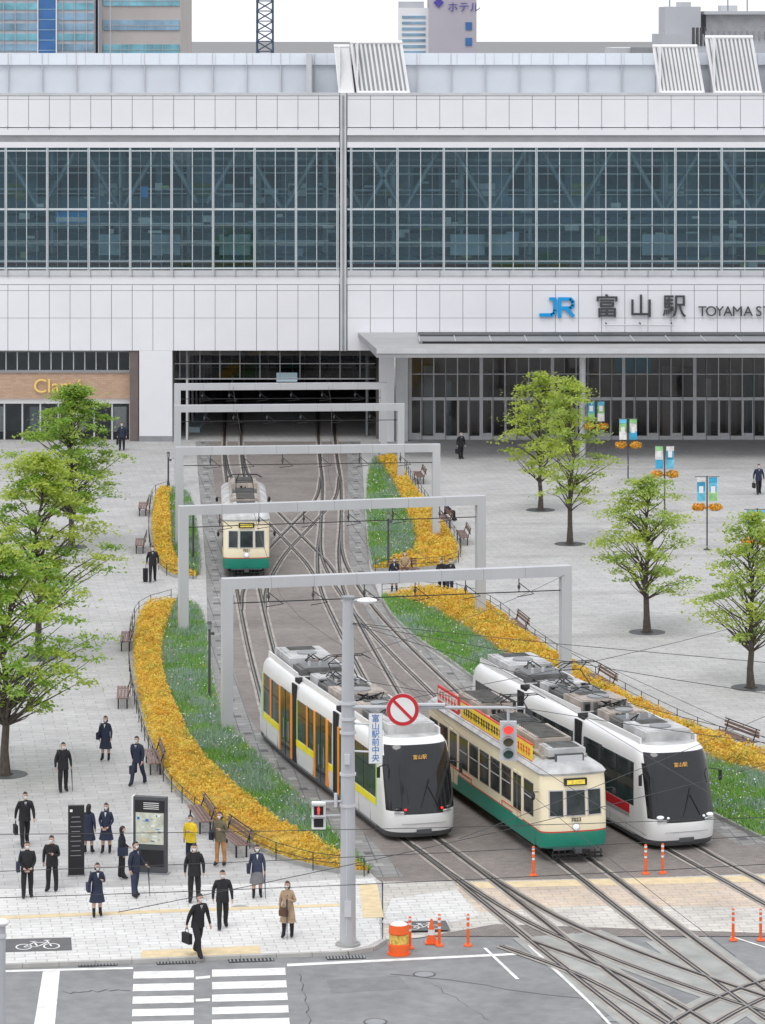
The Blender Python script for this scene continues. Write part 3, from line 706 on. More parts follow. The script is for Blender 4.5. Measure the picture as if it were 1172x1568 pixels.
# glazing
zg0,zg1=fz(414),fz(226)
gm=M('mullion_alu',(.60,.65,.67),.4,.3,.08,1); gmd=M('mullion_dark',(.24,.29,.31),.5,.2,.1,1)
for side in (0,1):
    pitch=2.645 if side==0 else 2.955
    n=22
    for i in range(n+1):
        x=(fx(517)-i*pitch) if side==0 else (fx(538)+i*pitch)
        if abs(x)>62: continue
        st.b2(x-.07,x-.015,YF-.05,YF+.30,zg0,zg1,gm); st.b2(x+.015,x+.07,YF-.05,YF+.30,zg0,zg1,gm); st.b2(x-.014,x+.014,YF+.03,YF+.28,zg0,zg1,gmd)
        d=-1 if side==0 else 1
        for t,w in ((.5,.024),(.25,.009),(.75,.009)):
            xm=x+d*pitch*t; st.b2(xm-w,xm+w,YF+.03,YF+.22,zg0,zg1,gm if w>.02 else gmd)
for a,b in ((XL,fx(520)),(fx(532),XR)):
    for p,w,mm in ((320.5,.06,gm),(231,.04,gm),(411,.05,gm),(345,.012,gmd),(372,.012,gmd),(254,.012,gmd),(400,.05,gmd)):
        st.b2(a,b,YF+.0,YF+.20,fz(p)-w,fz(p)+w,mm)
rnd=random.Random(77)
for side in (0,1):
    pitch=2.645/2 if side==0 else 2.955/2
    n=46
    for i in range(n):
        xa_=(fx(517)-(i+1)*pitch) if side==0 else (fx(538)+i*pitch); xb_=xa_+pitch
        if xa_<XL or xb_>XR: continue
        for za_,zb_ in ((zg0,fz(372)),(fz(372),fz(320.5)),(fz(320.5),fz(254)),(fz(254),zg1)):
            d1,d2=rnd.uniform(-.008,.008),rnd.uniform(-.008,.008)
            st.poly([(xa_,YF+.24+d1,za_),(xb_,YF+.24-d1,za_),(xb_,YF+.24-d1+d2,zb_),(xa_,YF+.24+d1+d2,zb_)],glass_st)
# interior of the platform level
idk=M('interior_dark',(.10,.16,.21),.7,0,.3,.5); imid=M('interior_mid',(.42,.52,.58),.6,0,.3,.5); ilt=M('interior_light',(.80,.84,.84),.6,0,.25,.5); iblue=M('interior_blue_sign',(.08,.40,.80),.5); ired=M('interior_red',(.60,.12,.09),.5)
igreen=M('trees_beyond',(.38,.48,.26),.9,0,.5,.6); ibk=M('interior_back_wall',(.30,.45,.56),.7,0,.5,.35)
st.b2(XL,XR,YF+.6,YF+22,zg0-.5,zg0-.2,imid); st.b2(XL,XR,YF+.6,YF+22,zg1+.1,zg1+.4,imid)
st.b2(XL,XR,YF+5,YF+5.3,zg0-.2,zg1+.1,ibk)
rnd=random.Random(5)
st.b2(XL,XR,YF+3.9,YF+4.9,fz(352)-.15,fz(352)+.15,imid)
for i in range(-14,15):
    x=i*4.4+.7; st.b2(x-.22,x+.22,YF+4,YF+4.45,zg0,zg1,imid); st.b2(x-.1,x+.1,YF+2.2,YF+2.4,zg0,zg1,imid)
for i in range(-30,31):
    x=i*2.05; 
    if i%3: st.b2(x,x+1.6,YF+4.8,YF+4.98,fz(306),fz(262),idk)
    else: st.b2(x,x+1.2,YF+4.8,YF+4.98,fz(306),fz(286),ilt if i%2 else igreen)
for p,y,w,m in ((246,3,.10,imid),(268,3.4,.05,ilt),(292,2.2,.07,imid),(300,3.2,.04,ilt),(330,1.6,.10,idk),(344,1.2,.05,ilt),(357,2.5,.08,idk),(371,1.3,.04,ilt),(379,3.5,.12,ilt),(392,1.4,.06,idk),(402,1.0,.10,imid),(407,1.6,.08,ired)):
    st.b2(XL,fx(518),YF+y,YF+y+.15,fz(p)-w,fz(p)+w,m); st.b2(fx(534),XR,YF+y+.2,YF+y+.35,fz(p+2)-w,fz(p+2)+w,m)
for i in range(26):   # V braces
    x0=fx(560)+i*5.6 if i<9 else fx(500)-(i-9)*5.2
    if abs(x0)>58: continue
    st.tube([(x0,YF+1.5,zg1),(x0+2.3,YF+1.5,fz(322))],.16,imid,6); st.tube([(x0+4.8,YF+1.5,zg1),(x0+2.5,YF+1.5,fz(322))],.16,imid,6)
for _ in range(340):
    x=rnd.uniform(XL+2,XR-2); p=rnd.choice([rnd.uniform(325,405),rnd.uniform(325,405),rnd.uniform(270,318)]); w=rnd.uniform(.12,.9); hh=rnd.uniform(.08,.45); y0_=rnd.uniform(.6,3.0)
    st.b2(x,x+w,YF+y0_,YF+y0_+.2,fz(p)-hh,fz(p)+hh*.2,rnd.choice([ilt,imid,imid,ilt,idk,idk,idk,igreen,imid]))
for x,w in ((fx(232),1.8),(fx(150),1.4),(fx(690),2.2),(fx(752),1.8),(fx(985),2.0),(fx(335),2)): st.b2(x,x+w,YF+.7,YF+.85,fz(392),fz(360),imid)
st.b2(fx(84),fx(137),YF+.5,YF+.6,fz(342),fz(324),iblue); st.b2(fx(84)+.05,fx(137)-.05,YF+.47,YF+.49,fz(340),fz(333),ilt); st.b2(fx(215),fx(226),YF+.5,YF+.6,fz(303),fz(286),iblue)
st.b2(XL,XR,YF+.6,YF+40,zg1+.41,fz(149)-.4,midgrey)
# ---- ground floor left
m_,nt_,b_,o_=newmat('shop_brick_wall'); v=pos_vec(nt_); sp=nt_.nodes.new('ShaderNodeSeparateXYZ'); cb=nt_.nodes.new('ShaderNodeCombineXYZ'); nt_.links.new(v,sp.inputs[0]); nt_.links.new(sp.outputs[0],cb.inputs[0]); nt_.links.new(sp.outputs[2],cb.inputs[1])
br=nt_.nodes.new('ShaderNodeTexBrick'); nt_.links.new(cb.outputs[0],br.inputs[0]); br.inputs['Scale'].default_value=1; br.inputs['Brick Width'].default_value=.35; br.inputs['Row Height'].default_value=.12; br.inputs['Mortar Size'].default_value=.008
br.inputs['Color1'].default_value=(.54,.37,.26,1); br.inputs['Color2'].default_value=(.45,.30,.21,1); br.inputs['Mortar'].default_value=(.36,.27,.20,1); nt_.links.new(br.outputs[0],b_.inputs['Base Color']); b_.inputs['Roughness'].default_value=.85
brickw=m_
brown=M('brown_column',(.15,.12,.11),.6)
st.b2(XL,fx(198),YF+.6,YF+.9,fz(612),fz(572),brickw)
st.b2(XL,fx(198),YF+.5,YF+.95,fz(572)+.001,fz(568),midgrey); st.b2(XL,fx(198),YF+.4,YF+1,fz(540),fz(537)-.02,midgrey)
st.poly([(XL,YF+.8,fz(568)),(fx(198),YF+.8,fz(568)),(fx(198),YF+.8,fz(540)),(XL,YF+.8,fz(540))],glass_gf)
for i in range(60):
    x=fx(198)-i*.72
    if x>XL: st.b2(x-.03,x+.03,YF+.6,YF+.85,fz(568),fz(540),ltgrey)
st.poly([(XL,YF+1.0,0),(fx(198),YF+1.0,0),(fx(198),YF+1.0,fz(614)),(XL,YF+1.0,fz(614))],glass_gf)
for i in range(40):
    x=fx(198)-i*1.15
    if x>XL: st.b2(x-.05,x+.05,YF+.85,YF+1.1,0,fz(614),ltgrey)
st.b2(XL,fx(198),YF+.8,YF+1.1,fz(620),fz(612)-.01,white)
for i in range(14):
    x=fx(180)-i*2.6; st.b2(x-.5,x+.5,YF+1.12,YF+1.2,.5,2.1,[ilt,white,imid][i%3])
st.b2(XL,fx(200),YF+6,YF+6.3,0,5.8,imid); st.b2(XL,fx(200),YF+1.2,YF+6,2.6,2.8,idk)
st.b2(fx(199),fx(212),YF+.1,YF+2,0,5.79,brown)
st.b2(fx(213.5),fx(264),YF-.02,YF+1.5,0,5.795,panel)
st.b2(fx(213),fx(264.5),YF-.04,YF+.3,0,.35,midgrey)
# tunnel
YT=YF+36
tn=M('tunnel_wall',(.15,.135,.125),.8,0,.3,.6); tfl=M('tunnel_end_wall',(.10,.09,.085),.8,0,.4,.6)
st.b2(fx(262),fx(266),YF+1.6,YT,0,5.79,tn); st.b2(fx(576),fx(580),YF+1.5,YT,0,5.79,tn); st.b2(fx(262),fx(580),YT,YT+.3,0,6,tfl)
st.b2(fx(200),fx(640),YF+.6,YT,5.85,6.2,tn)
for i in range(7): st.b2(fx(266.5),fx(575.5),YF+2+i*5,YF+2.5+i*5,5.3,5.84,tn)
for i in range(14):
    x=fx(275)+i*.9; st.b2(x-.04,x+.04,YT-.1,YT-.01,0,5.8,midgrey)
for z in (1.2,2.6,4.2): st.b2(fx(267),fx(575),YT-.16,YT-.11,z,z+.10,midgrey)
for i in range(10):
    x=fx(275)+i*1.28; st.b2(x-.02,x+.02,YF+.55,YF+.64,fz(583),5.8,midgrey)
st.poly([(fx(266.5),YF+.7,fz(580)),(fx(575),YF+.7,fz(580)),(fx(575),YF+.7,5.84),(fx(266.5),YF+.7,5.84)],glass_gf)
st.b2(fx(266.5),fx(575),YF+.5,YF+.56,fz(581)-.05,fz(581)+.03,midgrey); st.b2(fx(266.5),fx(575),YF+.5,YF+.54,fz(558)-.02,fz(558)+.02,midgrey)
st.b2(fx(412),fx(446),YF+16,YF+16.2,2.2,2.8,M('lit_screen',(.5,.65,.75),.5,0,.05,1,0,.6))
st.b2(fx(283),fx(300),YF+5,YF+30,0,.35,imid)
for i in range(7):
    st.b2(fx(560),fx(563),YF+3+i*5,YF+3.3+i*5,0,5.2,midgrey); st.b2(fx(283),fx(286),YF+3+i*5,YF+3.3+i*5,0,5.2,midgrey)
st.b2(fx(284),fx(287),YF+.75,YF+1,0,5.8,ltgrey)
# ---- ground floor right
xa,xb=fx(626),XR
st.b2(fx(580.5),fx(604),YF-.05,YF+1.4,0,6.0,panel); st.b2(fx(606),fx(625),YF+.1,YF+1.3,0,6.0,ltgrey)
st.poly([(xa,YF+1.2,0),(xb,YF+1.2,0),(xb,YF+1.2,5.9),(xa,YF+1.2,5.9)],glass_gf)
i=0; x=xa+.1
while x<xb:
    major=i%6==0
    st.b2(x-(.11 if major else .03),x+(.11 if major else .03),YF+.95,YF+1.3,0,5.9,ltgrey if major or i%2==0 else midgrey); x+=.76; i+=1
for z,w in ((2.62,.10),(.12,.12),(5.7,.1),(4.2,.03)): st.b2(xa,xb,YF+.98,YF+1.28,z-w,z+w,ltgrey)
x=xa+.1; i=0
while x<xb-1:
    if i%2==0:
        for t in (.05,.66): st.b2(x+t,x+t+.05,YF+1.05,YF+1.15,.24,2.5,white)
        st.b2(x+.10,x+.66,YF+1.05,YF+1.12,.24,.42,ltgrey)
    x+=.76; i+=1
warm=M('concourse_wall',(.46,.40,.36),.7,0,.4,.3)
st.b2(xa,xb,YF+5,YF+5.3,0,6,warm); st.b2(xa,xb,YF+1.4,YF+5,5.95,6.1,imid)
for k in range(26):
    x=xa+1+k*1.4; y0_=YF+2+rnd.random()*2.4; st.b2(x,x+rnd.uniform(.3,1.1),y0_,y0_+.3,0,rnd.uniform(1.5,4.8),rnd.choice([idk,imid,ilt,brown,brown,iblue if k%5==0 else warm]))
st.b2(fx(945),fx(1000),YF+1.5,YF+1.6,4.1,5.3,M('blue_poster',(.03,.34,.5),.5))
# canopy
cy0=213.6; cs=F/cy0; cxs=lambda p:(p-586)/cs
cpm=M('canopy_fascia',(.34,.34,.35),.5,.1,.1,.5); cpt=M('canopy_top',(.40,.40,.40),.6,0,.12,.4)
x0=cxs(577)
def hp(lst,m): st.poly(lst,m)
zt,zb=6.95,6.42
hp([(x0-1.2,YF-.03,zt),(x0,cy0,zt),(XR,cy0,zt),(XR,YF-.03,zt)],cpt)
hp([(x0-1.2,YF-.03,zt-.3),(x0,cy0,zb),(XR,cy0,zb),(XR,YF-.03,zt-.3)],ltgrey)
hp([(x0,cy0,zb),(XR,cy0,zb),(XR,cy0,zt),(x0,cy0,zt)],cpm); hp([(x0-1.2,YF-.03,zt-.3),(x0,cy0,zb),(x0,cy0,zt),(x0-1.2,YF-.03,zt)],cpm)
st.b2(x0,XR,cy0-.06,cy0-.005,zb+.25,zt+.03,ltgrey)
st.b2(fx(640),XR,cy0+3.5,cy0+6.8,zt+.01,zt+.16,midgrey); st.b2(fx(645),XR,cy0+3.44,cy0+3.49,zt+.02,zt+.14,black)
st.b2(fx(640),XR,cy0+8.2,cy0+10.2,zt+.01,zt+.14,dkgrey)
for k in range(30): st.b2(fx(640)+k*2.2,fx(640)+k*2.2+.06,cy0+3.3,cy0+6.9,zt+.17,zt+.21,ltgrey)
for px in (893,1230): 
    x=(px-586)/25.0; st.tube([(x,216.5,0),(x,216.5,6.6)],.2,ltgrey,16)
    st.tube([(x-2.4,216.5,6.35),(x+2.4,216.5,6.35)],.12,ltgrey,8)
station=st.obj('station_building',smooth=0)
sgn=M('sign_dark_grey',(.05,.055,.06),.4); jrb=M('sign_blue',(.0,.32,.72),.35)
rotf=(RD(90),0,0)
m=MB()
def stroke(pts,w,mat,y=YF-.16):
    for a,b in zip(pts,pts[1:]):
        a=Vector(a);b=Vector(b);d=(b-a).normalized();n=Vector((-d.y,d.x))*w/2; a2=a-d*w*.15; b2=b+d*w*.15
        q=[a2-n,b2-n,b2+n,a2+n]
        m.poly([(p.x,y,p.y) for p in q],mat)
        for i in range(4):
            p,r=q[i],q[(i+1)%4]; m.poly([(p.x,y,p.y),(r.x,y,r.y),(r.x,y+.12,r.y),(p.x,y+.12,p.y)],mat)
bx,bz=fx(827),fz(485); 
def jr(*l,w=.22,off=0): stroke([(bx+a,bz+b) for a,b in l],w,jrb,YF-.16-off)
jr((0,.12),(.75,.12),(.9,.22),(.95,.42),(.95,1.15)); jr((.62,1.14),(1.0,1.14),off=.004,w=.2)
jr((1.25,0),(1.25,1.14),off=.002); jr((1.2,1.14),(1.95,1.14),(2.1,.98),(2.1,.72),(1.95,.56),(1.3,.56),off=.006); jr((1.65,.55),(2.12,.05),off=.008,w=.24)
jo=m.obj('rail_company_logo',smooth=0); jo.parent=station
for ch,px in (('富',911),('山',963),('駅',1014)):
    text('sign_character',ch,1.55,(fx(px),YF-.14,fz(482)),rotf,sgn,station,.05,bold=.012)
xo=fx(1069)
for ch in 'TOYAMA STATION':
    wd={'T':.50,'O':.70,'Y':.54,'A':.60,'M':.80,' ':.24,'S':.50,'I':.26,'N':.68}[ch]
    if ch!=' ': text('station_name_letter',ch,.90,(xo,YF-.14,fz(483.5)),rotf,sgn,station,.04)
    xo+=wd*.92
text('shop_sign','Clarté',1.25,(fx(50),YF+.45,fz(602)),rotf,M('gold_sign',(.70,.50,.15),.4,.3,.05,1,0,.25),station,.04,bold=.0)
m=MB()
for px in (928,980,1028): m.tube([(fx(px),YF-.02,fz(494)),(fx(px),YF-.5,fz(496))],.04,black,6)
m.tube([(fx(924),YF-.5,fz(497)),(fx(1032),YF-.5,fz(497))],.05,ltgrey,6); m.obj('sign_light_bar',parent=station)
# ================================================================== BACKGROUND BUILDINGS
def bg(name,d): return d, lambda p:(p-586)*d/F, lambda p:CAM_H-(p-40)*d/F
bglass=M('tower_glass',(.26,.42,.56),.2,0,.5,.25); bblue=M('tower_blue_glass',(.05,.16,.40),.2,0,.25,.4); bbeige=M('tower_beige',(.48,.44,.42),.8,0,.08,.2); bgrey=M('tower_grey',(.46,.47,.50),.8,0,.08,.2); bpur=M('hotel_wall',(.45,.42,.47),.8,0,.08,.15)
bgl2=M('tower_glass_teal',(.20,.48,.58),.2,0,.5,.3)
d,X,Z=bg('t',430); m=MB()
m.b2(X(-260),X(144),d,d+25,0,X(586)+48,bgrey)
for k in range(60):
    z=6+k*1.25
    if z<48: m.b2(X(-258),X(143),d-.1,d-.01,z,z+.82,bglass if k%3 else bgl2)
m.b2(X(60),X(86),d-.4,d-.12,0,48,bblue)
for k in range(24): m.b2(X(-250)+k*1.45,X(-250)+k*1.45+.10,d-.22,d-.13,0,48,bgrey)
for k in range(40): m.b2(X(60),X(86),d-.43,d-.401,6+k*1.25,6.1+k*1.25,bglass)
m.b2(X(86.2),X(88),d-.5,d-.13,0,48,white); m.b2(X(58),X(59.5),d-.5,d-.13,0,48,white)
m.obj('glass_office_tower',smooth=0)
m=MB(); m.b2(X(147),X(275),d+3,d+28,0,52,bbeige)
for k in range(14): 
    z=8+k*3.0; m.b2(X(156),X(273),d+2.85,d+2.99,z,z+1.25,bgl2 if k%2 else bglass)
    m.b2(X(156),X(273),d+2.80,d+2.84,z+.55,z+.62,bbeige)
    for q in range(9): m.b2(X(156)+q*1.03,X(156)+q*1.03+.05,d+2.78,d+2.845,z,z+1.25,bgrey)
m.b2(X(149),X(154),d+2.7,d+2.98,0,52,bgrey)
m.obj('beige_office_tower',smooth=0)
d,X,Z=bg('h',380); m=MB()
m.b2(X(657),X(730),d,d+14,0,Z(-30),bpur); m.b2(X(611),X(656.9),d+1,d+14,0,Z(12),white)
for k in range(9): m.b2(X(616),X(652),d+.9,d+.99,Z(28+k*9),Z(24+k*9),bglass)
for k in range(6): m.b2(X(713),X(723),d-.1,d-.01,Z(46+k*24),Z(34+k*24),bblue)
m.b2(X(611),X(650),d+3,d+10,Z(12),Z(2),bgrey)
h=m.obj('hotel_building',smooth=0)
m=MB(); m.poly([(X(664),d-.15,Z(4)),(X(672),d-.15,Z(12)),(X(680),d-.15,Z(4)),(X(672),d-.15,Z(-4))],M('hotel_logo_blue',(.08,.06,.35),.5)); m.obj('logo_diamond',parent=h,smooth=0)
text('hotel_sign','ホテル',1.2,(X(685),d-.15,Z(17)),rotf,M('hotel_logo_blue',(.08,.06,.35),.5),h,.02)
d,X,Z=bg('r',300); m=MB()
m.b2(X(1015),X(1172),d,d+12,0,Z(52),bgrey); m.b2(X(1020),X(1075),d+1,d+8,Z(52),Z(10),bgrey); m.b2(X(1085),X(1300),d+2,d+9,Z(52),Z(22),M('bg_light_wall',(.56,.56,.57),.8)); m.b2(X(1080),X(1300),d+.5,d+10,Z(22),Z(17),bgrey)
for k in range(12): m.b2(X(1080+k*9),X(1083+k*9),d-.2,d-.01,Z(60),Z(48),midgrey)
for k in range(4): m.tube([(X(1062+k*6),d,Z(70)),(X(1062+k*6),d,Z(42))],.12,dkgrey,6)
for px in (1030,1120,1150): m.tube([(X(px),d+3,Z(30)),(X(px),d+3,Z(-2))],.06,midgrey,5)
m.b2(X(1040),X(1060),d+1,d+3,Z(10),Z(3),ltgrey); m.b2(X(1110),X(1135),d+3,d+6,Z(17),Z(8),ltgrey)
m.obj('grey_office_building',smooth=0)
m=MB(); m.b2(X(915),X(1000),d-20,d-10,0,Z(71),ltgrey); m.b2(X(940),X(975),d-21,d-20.1,Z(82),Z(70),midgrey); m.obj('rooftop_plant_house',smooth=0)
d,X,Z=bg('l',350); m=MB(); cx,w=X(406),.85
tm=M('tower_steel',(.06,.09,.15),.6)
for sx in (-1,1):
    for sy in (-1,1): m.tube([(cx+sx*w,d+sy*w,0),(cx+sx*w*.85,d+sy*w*.85,48)],.09,tm,5)
for k in range(48):
    z=k*1.0
    for sy in (-1,1):
        m.tube([(cx-w,d+sy*w,z),(cx+w,d+sy*w,z+1.0)],.05,tm,4); m.tube([(cx+w,d+sy*w,z),(cx-w,d+sy*w,z+1.0)],.05,tm,4); m.tube([(cx-w,d+sy*w,z),(cx+w,d+sy*w,z)],.05,tm,4)
m.obj('lattice_radio_tower',smooth=0)
# ================================================================== CATENARY GATES
GT=[((348,1120,887),(866,1095,864)),((281,970,771),(736,950,762)),((275,838,684),(668,832,680)),((272,745,620),(614,742,618)),((272,702,588),(588,700,585))]
for (lx,lb,lt),(rx,rb,rt) in GT:
    a=gp(lx,lb);b=gp(rx,rb); za=CAM_H-(lt-HY)*a.y/F; b_z=CAM_H-(rt-HY)*b.y/F; H=(za+b_z)/2
    m=MB(); w=.40; c=(a+b)/2; dv=b-a; ang=math.atan2(dv.y,dv.x); L=dv.length
    for sx in (-1,1):
        m.box((sx*L/2,0,(H-w)/2+.001),(w,w,H-w),gatewhite); m.box((sx*L/2,0,.03),(w+.2,w+.2,.06),conc)
    m.box((0,0,H-w/2),(L+w,w,w),gatewhite)
    for k in range(1,8): m.box((-L/2+L*k/8,0,H-w/2),(.014,w+.006,w+.006),midgrey)
    m.tube([(-L/2+.2,0,H-.95),(L/2-.2,0,H-.95)],.022,black,5)
    for x in (-L*.38,-L*.25,-L*.1,L*.05,L*.2,L*.36):
        m.tube([(x,0,H-w),(x,0,H-.95)],.02,black,5); m.ell((x,0,H-.75),(.06,.06,.10),dkgrey,8,5)
        m.tube([(x,0,H-.6),(x+.5,-.3,H-1.0),(x-.2,-.5,H-1.05)],.018,black,5)
    m.obj('overhead_line_gate',(c.x,c.y,0),ang)
# ================================================================== WIRES
m=MB()
wirem=M('wire_black',(.03,.03,.033),.5)
def wire(a,b,sag=.25,r=.009):
    a=Vector(a);b=Vector(b); m.tube([a.lerp(b,t/10)-Vector((0,0,sag*4*(t/10)*(1-t/10))) for t in range(11)],r,wirem,4)
for nm in ('L','M','R'):
    pp=[p for p in paths[nm] if 90<p.y<224][::6]; m.tube([Vector((p.x,p.y,4.75-.35*max(0,min(1,(p.y-150)/50)))) for p in pp],.009,wirem,4)
PB=gp(533,1447)
top=Vector((PB.x,PB.y,9.3))
for tx,ty,tz in ((60,95,7.5),(45,85,7),(30,80,6.8)): wire(top,(tx,ty,tz),.9)
wire(top-Vector((0,0,1.6)),(34,92,6.2),.8); wire(top-Vector((0,0,1)),gp(866,1095)+Vector((0,0,5.4)),.2); wire(top-Vector((0,0,2.5)),(26,140,6.4),.6)
wire((-16,88,5.2),(30,99.5,5.0),.3); wire((-14,84,5.6),(28,94,5.4),.3); wire((2,92,5.3),(22,128,5.3),.3); wire((-6,80,6.4),(24,118,5.2),.5)
wire((8,80,5.4),(-2,128,5.2),.3) ; wire((-30,86,7),(14,93,5.8),.4)
m.obj('overhead_wires',smooth=30)
# ================================================================== TRAMS
def upstream(path,pt):
    pl=path[::-1]; best=min(range(len(pl)),key=lambda i:(pl[i]-pt).length); return pl[best:]
def pathmap(pl):
    d=[0]
    for a,b in zip(pl,pl[1:]): d.append(d[-1]+(b-a).length)
    def f(s):
        if s<0: t=(pl[1]-pl[0]).normalized(); return pl[0]+t*s,t
        j=0
        while j<len(d)-2 and d[j+1]<s: j+=1
        t0=(pl[j+1]-pl[j]).normalized(); t1=(pl[min(j+2,len(pl)-1)]-pl[min(j+1,len(pl)-2)]).normalized(); u=(s-d[j])/(d[j+1]-d[j])
        return pl[j].lerp(pl[j+1],u), t0.lerp(t1,u).normalized()
    return f
def stack_body(mb,levels,L,B,m_exp,matf,n=20,ns=18):
    loops=[]
    for z,w,y0 in levels:
        lp=[]
        for i in range(n+1):
            a=-math.pi/2+math.pi*i/n; s_=math.sin(a);c_=abs(math.cos(a))
            lp.append((w*math.copysign(abs(s_)**(2/m_exp),s_),y0+B*(1-c_**(2/m_exp)),z,'f'))
        for i in range(1,ns): lp.append((w,y0+B+(L-2*(y0+B))*i/ns,z,'s'))
        for i in range(n+1):
            a=math.pi/2-math.pi*i/n; s_=math.sin(a);c_=abs(math.cos(a))
            lp.append((w*math.copysign(abs(s_)**(2/m_exp),s_),L-(y0+B*(1-c_**(2/m_exp))),z,'r'))
        for i in range(1,ns): lp.append((-w,L-(y0+B)-(L-2*(y0+B))*i/ns,z,'s'))
        loops.append(lp)
    N=len(loops[0]); b0=len(mb.v)
    for lp in loops: mb.v+=[p[:3] for p in lp]
    for j in range(len(loops)-1):
        for i in range(N):
            a=b0+j*N+i;b=b0+j*N+(i+1)%N; i2=(i+1)%N
            q=[loops[j][i],loops[j][i2],loops[j+1][i2],loops[j+1][i]]
            cx=sum(p[0] for p in q)/4;cyy=sum(p[1] for p in q)/4;cz=sum(p[2] for p in q)/4
            k=loops[j][i][3] if loops[j][i][3]==loops[j][i2][3] else 's'
            mb.face((a,b,b+N,a+N),matf(k,cx,cyy,cz,levels[j][1]))
    mb.face([b0+(len(loops)-1)*N+i for i in range(N)],matf('t',0,L/2,9,1)); mb.face([b0+i for i in range(N)][::-1],matf('b',0,L/2,0,1))
roofg=M('tram_roof_grey',(.50,.50,.50),.6,0,.35,1.6); roofd=M('tram_roof_dark',(.12,.12,.115),.7,0,.4,2.5); roofb=M('tram_roof_dusty',(.40,.35,.31),.75,0,.4,1.5)
def panto(mb,y,z,s=1,h=1.1):
    for sx in (-1,1):
        mb.tube([(sx*.45,y,z+.1),(sx*.40,y+.95*s,z+.12+h*.45),(sx*.30,y+.1*s,z+h)],.022,black,6); mb.tube([(sx*.55,y-.5,z+.1),(sx*.55,y+.6,z+.1)],.03,dkgrey,6)
    mb.tube([(-.45,y,z+.1),(.45,y,z+.1)],.03,dkgrey,6); mb.tube([(-.40,y+.95*s,z+.12+h*.45),(.40,y+.95*s,z+.12+h*.45)],.018,black,6)
    for dy in (-.14,.14):
        mb.tube([(-.85,y+.1*s+dy,z+h-.12),(-.6,y+.1*s+dy,z+h+.02),(.6,y+.1*s+dy,z+h+.02),(.85,y+.1*s+dy,z+h-.12)],.018,black,6)
    mb.tube([(-.3,y+.1*s-.14,z+h),(-.3,y+.1*s+.14,z+h)],.015,black,5); mb.tube([(.3,y+.1*s-.14,z+h),(.3,y+.1*s+.14,z+h)],.015,black,5)
def place(mb,pl,front,name,smooth=40):
    f=pathmap(pl); p0,_=f(0); g=Vector((p0.x,p0.y,0)); out=[]
    for x,y,z in mb.v:
        p,t=f(y); nr=Vector((t.y,-t.x,0)); q=p+nr*x-g; out.append((q.x,q.y,z))
    mb.v=out; return mb.obj(name,(g.x,g.y,0),0,smooth),f
lrvwhite=M('lrv_white_paint',(.80,.80,.80),.25,0,.05,.8,coat=.4)
